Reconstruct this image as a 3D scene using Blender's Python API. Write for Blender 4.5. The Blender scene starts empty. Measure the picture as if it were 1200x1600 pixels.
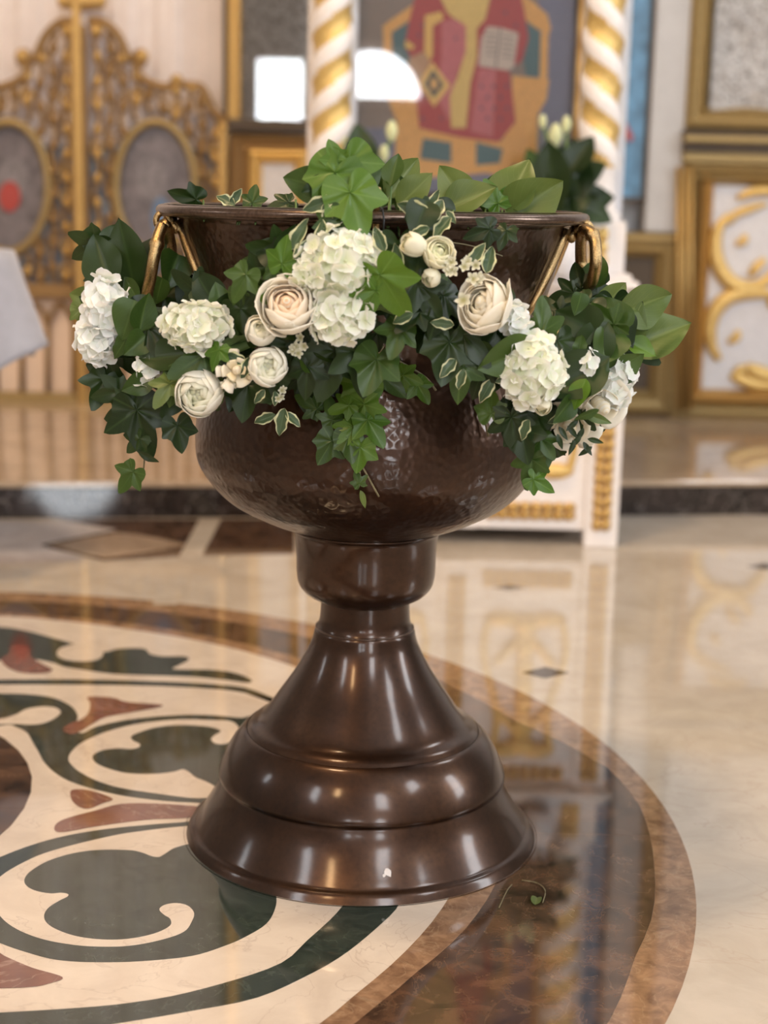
import bpy, bmesh, math, random
import numpy as np
from mathutils import Vector, Matrix
random.seed(7)
S = bpy.context.scene
COL = S.collection
PI = math.pi

# ---------------------------------------------------------------- camera
F, CH = 2450.0, 1.085
PT, RL = math.radians(11.65), math.radians(1.3)
FW = Vector((0, math.cos(PT), -math.sin(PT))); DN = Vector((0, -math.sin(PT), -math.cos(PT))); EX = Vector((1, 0, 0))
IR = EX*math.cos(RL) - DN*math.sin(RL)            # image right
IU = -(EX*math.sin(RL) + DN*math.cos(RL))         # image up
IB = -FW                                          # towards the camera
cd = bpy.data.cameras.new('camera'); cam = bpy.data.objects.new('camera', cd); COL.objects.link(cam)
m = Matrix((IR, IU, IB)).transposed().to_4x4(); m.translation = Vector((0, 0, CH)); cam.matrix_world = m
cd.sensor_fit = 'VERTICAL'; cd.sensor_height = 36; cd.sensor_width = 27; cd.lens = F/1600*36
cd.dof.use_dof = True; cd.dof.focus_distance = 2.30; cd.dof.aperture_fstop = 2.5
cd.clip_start = .05
S.camera = cam
# ---------------------------------------------------------------- light and exposure
W = bpy.data.worlds.new('world'); S.world = W; W.use_nodes = True
W.node_tree.nodes['Background'].inputs[0].default_value = (.75, .85, 1, 1)
W.node_tree.nodes['Background'].inputs[1].default_value = 1.0
WIN_E, WIN_C = 21.0, (.91, .955, 1.0)
S.view_settings.view_transform = 'Standard'; S.view_settings.look = 'None'
S.view_settings.exposure = 0.02; S.view_settings.gamma = 1; S.view_settings.use_curve_mapping = False
S.cycles.max_bounces = 8; S.cycles.diffuse_bounces = 4; S.cycles.glossy_bounces = 4; S.cycles.transmission_bounces = 6
S.cycles.sample_clamp_indirect = 6
def area(name, loc, target, sx, sy, energy, col):
    l = bpy.data.lights.new(name, 'AREA'); l.shape = 'RECTANGLE'; l.size = sx; l.size_y = sy; l.energy = energy; l.color = col
    o = bpy.data.objects.new(name, l); COL.objects.link(o); o.location = loc
    o.rotation_euler = (Vector(target)-Vector(loc)).to_track_quat('-Z', 'Y').to_euler(); return o

# ---------------------------------------------------------------- measuring helpers (points of the place seen from the camera)
def ray(u, v): return FW + IR*((u-600)/F) - IU*((v-800)/F)
def G(u, v, z=0.0):
    d = ray(u, v); t = (z-CH)/d.z; return Vector((d.x*t, d.y*t, z))
def V(u, v, Y):
    d = ray(u, v); t = Y/d.y; return Vector((d.x*t, Y, CH+d.z*t))
def pxm(Y): return F/(Y*1.0)       # pixels per metre at distance Y (roughly)

# ---------------------------------------------------------------- object helpers
def tag(o, label=None, cat=None, group=None, kind=None):
    if label: o['label'] = label
    if cat: o['category'] = cat
    if group: o['group'] = group
    if kind: o['kind'] = kind
    return o
def empty(name, loc=(0, 0, 0)):
    o = bpy.data.objects.new(name, None); COL.objects.link(o); o.location = loc; o.empty_display_size = .05; return o
def add(name, mesh, parent=None, loc=None):
    o = bpy.data.objects.new(name, mesh); COL.objects.link(o)
    if loc is not None: o.location = loc
    if parent:
        o.parent = parent
        if loc is None: o.matrix_parent_inverse = WM(parent).inverted()
    return o
def WM(o):
    """world matrix without a dependency graph update"""
    m_ = o.matrix_basis.copy()
    return (WM(o.parent) @ o.matrix_parent_inverse @ m_) if o.parent else m_
class MB:
    """collects faces for one mesh"""
    def __init__(s): s.v = []; s.f = []; s.mi = []; s.uv = None; s.sm = []
    def quadgrid(s, pts, nu, nv, mi=0, cu=False, cv=False, smooth=True):
        b = len(s.v); s.v += [tuple(p) for p in pts]
        for i in range(nu if cu else nu-1):
            for j in range(nv if cv else nv-1):
                i2 = (i+1) % nu; j2 = (j+1) % nv
                s.f.append((b+i*nv+j, b+i2*nv+j, b+i2*nv+j2, b+i*nv+j2)); s.mi.append(mi if isinstance(mi, int) else mi(i, j)); s.sm.append(smooth)
    def box(s, a, c, mi=0, bev=0):
        x0, y0, z0 = a; x1, y1, z1 = c
        b = len(s.v)
        s.v += [(x0, y0, z0), (x1, y0, z0), (x1, y1, z0), (x0, y1, z0), (x0, y0, z1), (x1, y0, z1), (x1, y1, z1), (x0, y1, z1)]
        for q in ((0, 3, 2, 1), (4, 5, 6, 7), (0, 1, 5, 4), (1, 2, 6, 5), (2, 3, 7, 6), (3, 0, 4, 7)):
            s.f.append(tuple(b+i for i in q)); s.mi.append(mi); s.sm.append(False)
    def prism(s, pts, d, mi=0):
        """closed outline pts (3D, coplanar), extruded by vector d"""
        b = len(s.v); n = len(pts); d = Vector(d)
        s.v += [tuple(p) for p in pts] + [tuple(Vector(p)+d) for p in pts]
        s.f.append(tuple(range(b, b+n))); s.f.append(tuple(range(b+2*n-1, b+n-1, -1))); s.mi += [mi, mi]; s.sm += [False, False]
        for i in range(n):
            j = (i+1) % n; s.f.append((b+i, b+j, b+n+j, b+n+i)); s.mi.append(mi); s.sm.append(False)
    def tube(s, path, r, n=8, mi=0, closed=False, flat=1.0):
        P = [Vector(p) for p in path]; k = len(P)
        up = Vector((0, 1, 0)); pts = []
        for i, p in enumerate(P):
            t = (P[(i+1) % k]-P[i-1]) if closed else (P[min(i+1, k-1)]-P[max(i-1, 0)])
            if t.length < 1e-9: t = Vector((0, 0, 1))
            t.normalize(); a = t.cross(up)
            if a.length < .05: a = t.cross(Vector((1, 0, 0)))
            a.normalize(); b = a.cross(t)
            rr = r[i] if isinstance(r, (list, tuple)) else r
            for j in range(n):
                q = 2*PI*j/n; pts.append(p+a*math.cos(q)*rr+b*math.sin(q)*rr*flat)
        s.quadgrid(pts, k, n, mi, cu=closed, cv=True)
        if not closed:
            b0 = len(s.v)-k*n
            s.f.append(tuple(b0+j for j in range(n))); s.f.append(tuple(b0+(k-1)*n+j for j in range(n-1, -1, -1))); s.mi += [mi, mi]; s.sm += [True, True]
    def lathe(s, prof, c, n=96, mi=0):
        pts = []
        for z, r in prof:
            for j in range(n):
                q = 2*PI*j/n; pts.append((c[0]+r*math.cos(q), c[1]+r*math.sin(q), c[2]+z))
        s.quadgrid(pts, len(prof), n, mi, cv=True)
    def ball(s, c, rx, ry, rz, n=10, k=6, mi=0):
        pts = []
        for i in range(k+1):
            a = PI*i/k
            for j in range(n):
                q = 2*PI*j/n; pts.append((c[0]+rx*math.sin(a)*math.cos(q), c[1]+ry*math.sin(a)*math.sin(q), c[2]+rz*math.cos(a)))
        s.quadgrid(pts, k+1, n, mi, cv=True)
    def mesh(s, name, mats):
        me = bpy.data.meshes.new(name); me.from_pydata(s.v, [], s.f)
        for mt in (mats if isinstance(mats, (list, tuple)) else [mats]): me.materials.append(mt)
        me.polygons.foreach_set('material_index', s.mi); me.polygons.foreach_set('use_smooth', s.sm)
        bm = bmesh.new(); bm.from_mesh(me); bmesh.ops.recalc_face_normals(bm, faces=bm.faces); bm.to_mesh(me); bm.free()
        me.update(); return me
    def build(s, name, mats, parent=None, bevel=0):
        o = add(name, s.mesh(name, mats), parent)
        if bevel:
            bv = o.modifiers.new('b', 'BEVEL'); bv.width = bevel; bv.segments = 2; bv.limit_method = 'ANGLE'
        return o
def smooth_closed(p, k=5):
    out = []; n = len(p)
    for i in range(n):
        a, b, c, d = [np.array(p[(i+j) % n], float) for j in (-1, 0, 1, 2)]
        for t in np.arange(k)/k:
            out.append(.5*((2*b)+(c-a)*t+(2*a-5*b+4*c-d)*t*t+(3*b-a-3*c+d)*t**3))
    return out
def smooth_open(p, k=6):
    p = [np.array(q, float) for q in p]; q = [2*p[0]-p[1]]+p+[2*p[-1]-p[-2]]; out = []
    for i in range(1, len(q)-2):
        a, b, c, d = q[i-1:i+3]
        for t in np.arange(k)/k:
            out.append(.5*((2*b)+(c-a)*t+(2*a-5*b+4*c-d)*t*t+(3*b-a-3*c+d)*t**3))
    out.append(p[-1]); return out

# ---------------------------------------------------------------- materials
def new_mat(name):
    mt = bpy.data.materials.new(name); mt.use_nodes = True
    nt = mt.node_tree; return mt, nt, nt.nodes['Principled BSDF']
def N(nt, t, **kw):
    n = nt.nodes.new(t)
    for k, v in kw.items():
        if k in n.inputs: n.inputs[k].default_value = v
        else: setattr(n, k, v)
    return n
def ramp(nt, fac, stops):
    r = nt.nodes.new('ShaderNodeValToRGB'); nt.links.new(fac, r.inputs[0]); e = r.color_ramp.elements
    while len(e) > 1: e.remove(e[0])
    e[0].position = stops[0][0]; e[0].color = (*stops[0][1], 1)
    for p, c in stops[1:]:
        x = e.new(p); x.color = (*c, 1)
    return r.outputs[0]
def coord(nt, scale=1.0, which='Object', sc=None):
    tc = nt.nodes.new('ShaderNodeTexCoord'); mp = nt.nodes.new('ShaderNodeMapping')
    if which == 'Position':
        g = nt.nodes.new('ShaderNodeNewGeometry'); nt.links.new(g.outputs['Position'], mp.inputs[0])
    else: nt.links.new(tc.outputs[which], mp.inputs[0])
    mp.inputs['Scale'].default_value = sc or (scale,)*3; return mp.outputs[0]
def bump(nt, bs, h, strength, dist=.01):
    b = nt.nodes.new('ShaderNodeBump'); b.inputs['Strength'].default_value = strength; b.inputs['Distance'].default_value = dist
    nt.links.new(h, b.inputs['Height']); nt.links.new(b.outputs[0], bs.inputs['Normal'])
def plain(name, col, rough=.5, metal=0.0, var=.12, scale=20, bmp=.0, **kw):
    mt, nt, bs = new_mat(name)
    c = coord(nt, scale, 'Position'); n = N(nt, 'ShaderNodeTexNoise', Detail=4.0); nt.links.new(c, n.inputs['Vector'])
    lo = tuple(max(0, x*(1-var)) for x in col); hi = tuple(min(1, x*(1+var)) for x in col)
    nt.links.new(ramp(nt, n.outputs[0], [(.3, lo), (.7, hi)]), bs.inputs['Base Color'])
    bs.inputs['Roughness'].default_value = rough; bs.inputs['Metallic'].default_value = metal
    for k, v in kw.items(): bs.inputs[k].default_value = v
    if bmp: bump(nt, bs, n.outputs[0], bmp, .005)
    return mt
def marble(name, base, dark, vein, scale=3.0, vs=.5, rough=.045, ior=1.75, vw=.035):
    """polished stone: clouding between base and dark, thin veins"""
    mt, nt, bs = new_mat(name)
    c = coord(nt, scale, 'Position')
    n1 = N(nt, 'ShaderNodeTexNoise', Scale=2.2, Detail=8.0, Roughness=.62, Distortion=.6); nt.links.new(c, n1.inputs['Vector'])
    n2 = N(nt, 'ShaderNodeTexNoise', Scale=1.3, Detail=5.0, Distortion=1.6); nt.links.new(c, n2.inputs['Vector'])
    cl = ramp(nt, n1.outputs[0], [(.32, dark), (.62, base)])
    s1 = N(nt, 'ShaderNodeMath', operation='SUBTRACT'); nt.links.new(n2.outputs[0], s1.inputs[0]); s1.inputs[1].default_value = .5
    s2 = N(nt, 'ShaderNodeMath', operation='ABSOLUTE'); nt.links.new(s1.outputs[0], s2.inputs[0])
    vf = ramp(nt, s2.outputs[0], [(0.0, (vs,)*3), (vw, (0, 0, 0))])
    mx = nt.nodes.new('ShaderNodeMix'); mx.data_type = 'RGBA'; nt.links.new(vf, mx.inputs['Factor'])
    nt.links.new(cl, mx.inputs['A']); mx.inputs['B'].default_value = (*vein, 1)
    nt.links.new(mx.outputs['Result'], bs.inputs['Base Color'])
    bs.inputs['Roughness'].default_value = rough; bs.inputs['IOR'].default_value = ior
    n3 = N(nt, 'ShaderNodeTexNoise', Scale=1.0, Detail=1.0); c3 = coord(nt, 4, 'Position', (5, 2, 1)); nt.links.new(c3, n3.inputs['Vector'])
    bump(nt, bs, n3.outputs[0], .05, .01)
    return mt
M = {}
M['cream'] = marble('cream_marble', (.57, .50, .42), (.47, .405, .33), (.42, .33, .25), 3, .35, vw=.012)
M['ivory'] = marble('ivory_marble', (.70, .60, .50), (.60, .50, .41), (.42, .32, .26), 4, .4, vw=.01)
M['green'] = marble('green_marble', (.036, .048, .038), (.016, .024, .020), (.08, .095, .075), 12, .3, ior=1.62)
M['emper'] = marble('dark_brown_marble', (.115, .060, .034), (.020, .012, .009), (.24, .16, .10), 8, .3, vw=.008, ior=1.8)
M['brown'] = marble('light_brown_marble', (.34, .20, .115), (.15, .08, .045), (.42, .29, .18), 12, .4, vw=.02)
M['red'] = marble('red_marble', (.21, .085, .060), (.14, .055, .04), (.42, .28, .22), 6, .5, vw=.01)
M['grey'] = marble('pale_grey_marble', (.60, .53, .50), (.48, .42, .39), (.35, .3, .28), 3, .3)
M['tan'] = marble('tan_marble', (.42, .31, .22), (.28, .19, .13), (.5, .4, .3), 6, .3)
M['black'] = marble('black_marble', (.035, .026, .024), (.012, .009, .009), (.25, .22, .2), 6, .6, vw=.012, ior=1.6)
M['tread'] = marble('beige_marble', (.50, .38, .27), (.38, .27, .18), (.3, .2, .13), 2, .3)
M['wallm'] = plain('pale_marble', (.62, .60, .60), .35, 0, .06, 2)
M['plaster'] = plain('cream_plaster', (.30, .275, .25), .9, 0, .05, 3)
M['white'] = plain('white_lacquer', (.86, .80, .77), .3, 0, .03, 6)
M['whitecarv'] = plain('white_panel', (.72, .71, .74), .5, 0, .06, 8)
M['curtain'] = plain('white_satin', (.82, .73, .70), .6, 0, .04, 3, 0, **{'Sheen Weight': .3})
M['cloth'] = plain('pale_satin', (.38, .375, .42), .45, 0, .06, 6, 0, **{'Sheen Weight': .4})
M['dusk'] = plain('dark_recess', (.10, .075, .055), .8)
M['recess'] = plain('shaded_curtain_grey', (.26, .29, .34), .7)  # shade on the curtain behind the gates, put into the colour
M['peach'] = plain('peach_backing', (.86, .68, .54), .7, 0, .04, 4)
M['glassy'] = plain('x', (.9, .9, .9), .0)
def gold(name, col, rough, metal=.75, sc=60):
    mt, nt, bs = new_mat(name)
    c = coord(nt, sc, 'Position'); n = N(nt, 'ShaderNodeTexNoise', Detail=5.0, Roughness=.6); nt.links.new(c, n.inputs['Vector'])
    nt.links.new(ramp(nt, n.outputs[0], [(.30, tuple(x*.45 for x in col)), (.5, tuple(x*.9 for x in col)), (.7, tuple(min(1, x*1.15) for x in col))]), bs.inputs['Base Color'])
    bs.inputs['Roughness'].default_value = rough; bs.inputs['Metallic'].default_value = metal
    bump(nt, bs, n.outputs[0], .25, .004); return mt
M['gold'] = gold('gilding', (.66, .42, .15), .38)
M['goldold'] = gold('aged_gilding', (.44, .31, .13), .45, .5, 40)
M['goldbr'] = gold('bronze_gilding', (.36, .215, .085), .5, .45, 35)
M['goldlt'] = gold('bright_gilding', (.86, .58, .20), .35, .5)
M['brass'] = gold('brass', (.50, .34, .16), .28, 1.0, 90)
M['silver'] = None
mt, nt, bs = new_mat('embossed_silver')
c = coord(nt, 14, 'Position'); n = N(nt, 'ShaderNodeTexNoise', Detail=7.0, Roughness=.65, Distortion=.8); nt.links.new(c, n.inputs['Vector'])
nt.links.new(ramp(nt, n.outputs[0], [(.36, (.16, .14, .12)), (.46, (.60, .58, .57)), (.56, (.97, .97, .98))]), bs.inputs['Base Color'])  # white patches in the colour stand in for bright reflections
bs.inputs['Metallic'].default_value = .25; bs.inputs['Roughness'].default_value = .3; bump(nt, bs, n.outputs[0], .9, .02); M['silver'] = mt

def copper(name, hammered):
    mt, nt, bs = new_mat(name)
    c = coord(nt, 1, 'Position')
    n = N(nt, 'ShaderNodeTexNoise', Scale=7.0, Detail=9.0, Roughness=.65); nt.links.new(c, n.inputs['Vector'])
    n2 = N(nt, 'ShaderNodeTexNoise', Scale=120.0, Detail=3.0); nt.links.new(c, n2.inputs['Vector'])
    a = ramp(nt, n.outputs[0], [(.30, (.022, .0095, .0055)), (.55, (.047, .020, .0095)), (.75, (.082, .038, .017))])
    b = ramp(nt, n2.outputs[0], [(.25, (.75, .75, .75)), (.5, (1, 1, 1)), (.78, (1.15, 1.15, 1.15))])
    mx = nt.nodes.new('ShaderNodeMix'); mx.data_type = 'RGBA'; mx.blend_type = 'MULTIPLY'; mx.inputs['Factor'].default_value = 1
    nt.links.new(a, mx.inputs['A']); nt.links.new(b, mx.inputs['B']); nt.links.new(mx.outputs['Result'], bs.inputs['Base Color'])
    bs.inputs['Metallic'].default_value = .75; bs.inputs['Roughness'].default_value = .36 if hammered else .34
    bs.inputs['Coat Weight'].default_value = .45; bs.inputs['Coat Roughness'].default_value = .13; bs.inputs['Coat IOR'].default_value = 1.5
    if hammered:
        v = N(nt, 'ShaderNodeTexVoronoi', Scale=90.0, feature='SMOOTH_F1'); v.inputs['Smoothness'].default_value = .5; nt.links.new(c, v.inputs['Vector'])
        bump(nt, bs, v.outputs['Distance'], .16, .006); nt.links.new(bs.inputs['Normal'].links[0].from_socket, bs.inputs['Coat Normal'])
    else:
        w = coord(nt, 1, 'Position', (3, 3, 260)); n4 = N(nt, 'ShaderNodeTexNoise', Scale=1.0, Detail=2.0); nt.links.new(w, n4.inputs['Vector'])
        bump(nt, bs, n4.outputs[0], .10, .001)
    return mt
M['hammer'] = copper('hammered_copper', True); M['copper'] = copper('turned_copper', False)
M['rim'] = plain('tinned_copper_rim', (.13, .09, .07), .28, .85, .3, 40)

def leafmat(name, c1, c2, vein, edge=None, rough=.38):
    """uv: u along the leaf, v = distance from the midrib to the edge (0..1)"""
    mt, nt, bs = new_mat(name)
    tc = nt.nodes.new('ShaderNodeTexCoord'); sp = nt.nodes.new('ShaderNodeSeparateXYZ'); nt.links.new(tc.outputs['UV'], sp.inputs[0])
    ob = nt.nodes.new('ShaderNodeObjectInfo')
    n = N(nt, 'ShaderNodeTexNoise', Scale=60.0, Detail=4.0); nt.links.new(coord(nt, 1, 'Position'), n.inputs['Vector'])
    ad = N(nt, 'ShaderNodeMath', operation='MULTIPLY_ADD'); nt.links.new(ob.outputs['Random'], ad.inputs[0]); ad.inputs[1].default_value = .8; 
    sb = N(nt, 'ShaderNodeMath', operation='MULTIPLY_ADD'); nt.links.new(n.outputs[0], sb.inputs[0]); sb.inputs[1].default_value = .6; sb.inputs[2].default_value = -.2
    nt.links.new(sb.outputs[0], ad.inputs[2])
    base = ramp(nt, ad.outputs[0], [(0.0, c1), (1.0, c2)])
    # side veins: chevrons of u - v
    s = N(nt, 'ShaderNodeMath', operation='MULTIPLY_ADD'); nt.links.new(sp.outputs[1], s.inputs[0]); s.inputs[1].default_value = -.45; nt.links.new(sp.outputs[0], s.inputs[2])
    f = N(nt, 'ShaderNodeMath', operation='MULTIPLY'); nt.links.new(s.outputs[0], f.inputs[0]); f.inputs[1].default_value = 7
    fr = N(nt, 'ShaderNodeMath', operation='FRACT'); nt.links.new(f.outputs[0], fr.inputs[0])
    vf = ramp(nt, fr.outputs[0], [(0, (.3,)*3), (.06, (0, 0, 0)), (.95, (0, 0, 0)), (1, (.3,)*3)])
    mf = ramp(nt, sp.outputs[1], [(0, (.75,)*3), (.05, (.5,)*3), (.09, (0, 0, 0))])
    mxx = N(nt, 'ShaderNodeMix', data_type='RGBA', blend_type='LIGHTEN'); mxx.inputs['Factor'].default_value = 1; nt.links.new(vf, mxx.inputs['A']); nt.links.new(mf, mxx.inputs['B'])
    m1 = N(nt, 'ShaderNodeMix', data_type='RGBA'); nt.links.new(mxx.outputs['Result'], m1.inputs['Factor']); nt.links.new(base, m1.inputs['A']); m1.inputs['B'].default_value = (*vein, 1)
    res = m1.outputs['Result']
    if edge:
        nn = N(nt, 'ShaderNodeTexNoise', Scale=3.0, Detail=3.0); nt.links.new(tc.outputs['UV'], nn.inputs['Vector'])
        e = N(nt, 'ShaderNodeMath', operation='MULTIPLY_ADD'); nt.links.new(nn.outputs[0], e.inputs[0]); e.inputs[1].default_value = .7; e2 = N(nt, 'ShaderNodeMath', operation='SUBTRACT'); nt.links.new(sp.outputs[1], e2.inputs[0]); e2.inputs[1].default_value = .55; nt.links.new(e2.outputs[0], e.inputs[2])
        ef = ramp(nt, e.outputs[0], [(.50, (0, 0, 0)), (.58, (1, 1, 1))])
        # noise averages .5 -> threshold near v = .68
        m2 = N(nt, 'ShaderNodeMix', data_type='RGBA'); nt.links.new(ef, m2.inputs['Factor']); nt.links.new(res, m2.inputs['A']); m2.inputs['B'].default_value = (*edge, 1); res = m2.outputs['Result']
    nt.links.new(res, bs.inputs['Base Color']); bs.inputs['Roughness'].default_value = rough
    bs.inputs['Specular IOR Level'].default_value = .4
    tr = N(nt, 'ShaderNodeBsdfTranslucent'); nt.links.new(res, tr.inputs[0])
    ms = N(nt, 'ShaderNodeMixShader'); ms.inputs[0].default_value = .22
    nt.links.new(bs.outputs[0], ms.inputs[1]); nt.links.new(tr.outputs[0], ms.inputs[2]); nt.links.new(ms.outputs[0], nt.nodes['Material Output'].inputs[0])
    return mt
LM = {'d': leafmat('leaf_deep_green', (.009, .024, .004), (.026, .052, .010), (.036, .068, .017)),
      'm': leafmat('leaf_mid_green', (.028, .064, .010), (.062, .112, .018), (.085, .145, .034)),
      'b': leafmat('leaf_fresh_green', (.055, .135, .010), (.105, .20, .018), (.14, .25, .045)),
      'o': leafmat('leaf_olive_green', (.080, .13, .026), (.15, .20, .045), (.19, .25, .08)),
      'v': leafmat('leaf_variegated', (.045, .085, .035), (.085, .13, .065), (.12, .18, .09), edge=(.66, .66, .40))}
def petalmat(name, inner, outer, trans=.32):
    """petals warm towards the flower's heart: uv.x runs from base to edge"""
    mt, nt, bs = new_mat(name)
    tc = nt.nodes.new('ShaderNodeTexCoord'); sp = nt.nodes.new('ShaderNodeSeparateXYZ'); nt.links.new(tc.outputs['UV'], sp.inputs[0])
    r = ramp(nt, sp.outputs[0], [(.12, inner), (.92, outer)])
    nt.links.new(r, bs.inputs['Base Color']); bs.inputs['Roughness'].default_value = .6
    bs.inputs['Specular IOR Level'].default_value = .25
    tr = N(nt, 'ShaderNodeBsdfTranslucent'); nt.links.new(r, tr.inputs[0])
    ms = N(nt, 'ShaderNodeMixShader'); ms.inputs[0].default_value = trans
    nt.links.new(bs.outputs[0], ms.inputs[1]); nt.links.new(tr.outputs[0], ms.inputs[2]); nt.links.new(ms.outputs[0], nt.nodes['Material Output'].inputs[0])
    return mt
PM = {'hyd': petalmat('hydrangea_petal', (.80, .84, .60), (.97, .96, .90)),
      'hydw': petalmat('white_petal', (.86, .90, .80), (.97, .97, .97)),
      'rose': petalmat('cream_rose_petal', (.98, .66, .36), (.98, .95, .86)),
      'rose2': petalmat('ivory_rose_petal', (.93, .84, .62), (.98, .94, .84)),
      'ran': petalmat('ivory_ranunculus_petal', (.86, .86, .60), (.97, .95, .86)),
      'bud': petalmat('cream_bud_petal', (.82, .84, .52), (.97, .93, .76)),
      'wax': petalmat('waxflower_petal', (.45, .42, .2), (.88, .86, .74))}
M['stem'] = plain('green_stem', (.12, .20, .06), .5)
M['woody'] = plain('brown_stem', (.20, .17, .09), .6)
M['core'] = plain('pale_green_heart', (.42, .50, .24), .7)
M['wire'] = plain('dark_wire', (.02, .02, .02), .4)

# ================================================================ the setting
YW = 6.95; ZP = .125                      # iconostasis wall, platform height
fl = MB(); fl.box((-6, -6.5, -.1), (6, 9, 0)); floor = fl.build('floor', M['cream'])
tag(floor, 'polished cream marble floor inlaid with a large coloured stone roundel', kind='structure')
LIFT = .0004
def inlay(name, poly, mat, level, smooth=True, label=None, k=5, world=False):
    """one stone piece let into the floor: real outline on the ground"""
    p = smooth_closed(poly, k) if smooth else poly
    pts = [Vector((q[0], q[1], 0)) if world else G(q[0], q[1]) for q in p]
    z = LIFT*level
    mb = MB(); mb.prism([Vector((q.x, q.y, z-.0003)) for q in pts], (0, 0, .0003))
    o = mb.build(name, M[mat], floor)
    if label: o['label'] = label
    return o
def circ(cx, cy, r, n=120): return [(cx+r*math.cos(2*PI*i/n), cy+r*math.sin(2*PI*i/n)) for i in range(n)]
def sector_ring(name, mat, outer, inner, n, level, label, a0=0):
    """ring of n cut stones between two closed outlines (lists of equal length)"""
    L = len(outer)
    for s in range(n):
        i0, i1 = s*L//n, (s+1)*L//n
        po = [outer[i % L] for i in range(i0, i1+1)]; pi_ = [inner[i % L] for i in range(i1, i0-1, -1)]
        q = po+pi_
        c = np.mean(np.array(q), 0)
        o = inlay(name, [tuple(np.array(x)+(c-np.array(x))*.0012) for x in q], mat, level, False, world=True)
        if label: o['label'] = label
# boundaries as r(theta) about the roundel's centre
CX, CY = -1.013, 2.543
def polar(samples, n=144):
    """samples: list of (theta deg, r) -> closed outline"""
    s = sorted(samples); th = np.array([a for a, _ in s]); r = np.array([b for _, b in s])
    out = []
    for i in range(n):
        a = i*360/n; rr = np.interp(a, np.r_[th-360, th, th+360], np.r_[r, r, r])
        out.append((CX+rr*math.cos(math.radians(a)), CY+rr*math.sin(math.radians(a))))
    return out
def pol(u, v):
    g = G(u, v); return (math.degrees(math.atan2(g.y-CY, g.x-CX)) % 360, math.hypot(g.x-CX, g.y-CY))
b0 = polar([(0, 1.538)])
b1 = polar([pol(*p) for p in [(950, 1200), (1000, 1260), (1022, 1350), (1020, 1430), (990, 1500), (950, 1600), (800, 1125)]]+[(300, 1.45), (250, 1.45), (180, 1.45), (120, 1.45), (90, 1.45), (60, 1.44)])
b2 = polar([pol(*p) for p in [(775, 1380), (720, 1460), (650, 1520), (590, 1570)]]+[(200, 1.22), (140, 1.30), (90, 1.33), (70, 1.31), (50, 1.29), (20, 1.26)])
b3 = polar([pol(*p) for p in [(700, 1405), (640, 1480), (560, 1550), (500, 1600), (0, 962), (200, 983), (330, 1005), (440, 1035)]]+[(200, 1.15), (140, 1.25), (20, 1.2)])
sector_ring('brown_ring_stone', 'brown', b0, b1, 12, 1, 'light brown marble arc of the outer ring')
sector_ring('dark_ring_stone', 'emper', b1, b2, 9, 1, 'dark brown veined marble arc of the wide ring')
sector_ring('brown_ring_stone', 'brown', b2, b3, 12, 1, 'light brown marble arc of the inner ring')
inlay('centre_disc', b3, 'ivory', 1, False, 'ivory marble ground inside the rings', world=True)
# green bands and scrolls
def resample(p, n):
    p = np.array([np.array(q_[:2], float) for q_ in p]); d = np.r_[0, np.cumsum(np.hypot(*np.diff(p, axis=0).T))]
    t = np.linspace(0, d[-1], n); return list(zip(np.interp(t, d, p[:, 0]), np.interp(t, d, p[:, 1])))
_go = [G(*q_) for q_ in smooth_open([(-60, 1632), (100, 1612), (200, 1597), (300, 1580), (400, 1560), (480, 1525), (540, 1490), (600, 1440), (625, 1410), (645, 1340), (630, 1250), (570, 1170), (500, 1120), (440, 1096), (400, 1087), (350, 1078), (240, 1072), (100, 1070), (-60, 1070)], 6)]
_gi = [G(*q_) for q_ in smooth_open([(-60, 1586), (100, 1577), (200, 1568), (300, 1550), (430, 1510), (480, 1470), (540, 1410), (575, 1330), (560, 1240), (520, 1170), (450, 1108), (400, 1080), (350, 1071), (240, 1065), (100, 1062), (-60, 1063)][::1], 6)]
_go, _gi = resample(_go, 97), resample(_gi, 97)
for k_ in range(8):
    po, pi_ = _go[k_*12:k_*12+13], _gi[k_*12:k_*12+13][::-1]
    inlay('green_band_stone', po+pi_, 'green', 2, False, world=True, label='dark green marble length of the thin curved band')
inlay('green_scroll', [(300, 1284), (287, 1285), (200, 1292), (125, 1302), (62, 1317), (0, 1340), (-50, 1368), (-75, 1405), (-60, 1440), (-30, 1460), (0, 1474), (37, 1487), (87, 1500), (150, 1504), (225, 1502), (300, 1494), (352, 1478), (384, 1464), (416, 1444), (430, 1420), (431, 1398), (420, 1370), (400, 1340), (350, 1300)], 'green', 2)
inlay('ivory_scroll', [(310, 1292), (287, 1292), (225, 1299), (175, 1307), (100, 1325), (50, 1342), (0, 1371), (-18, 1400), (0, 1432), (25, 1452), (62, 1467), (105, 1476), (150, 1480), (200, 1479), (250, 1470), (287, 1457), (300, 1440), (303, 1427), (293, 1416), (275, 1412), (257, 1415), (249, 1422), (256, 1430), (266, 1437), (265, 1448), (240, 1460), (200, 1468), (160, 1469), (120, 1464), (90, 1454), (73, 1443), (69, 1431), (76, 1419), (93, 1408), (105, 1402), (106, 1398), (95, 1396), (80, 1397), (60, 1394), (45, 1388), (38, 1379), (41, 1369), (52, 1359), (75, 1346), (110, 1335), (150, 1329), (200, 1329), (222, 1333), (235, 1338), (247, 1340), (256, 1336), (270, 1327), (288, 1321), (312, 1314)], 'ivory', 3)
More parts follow.
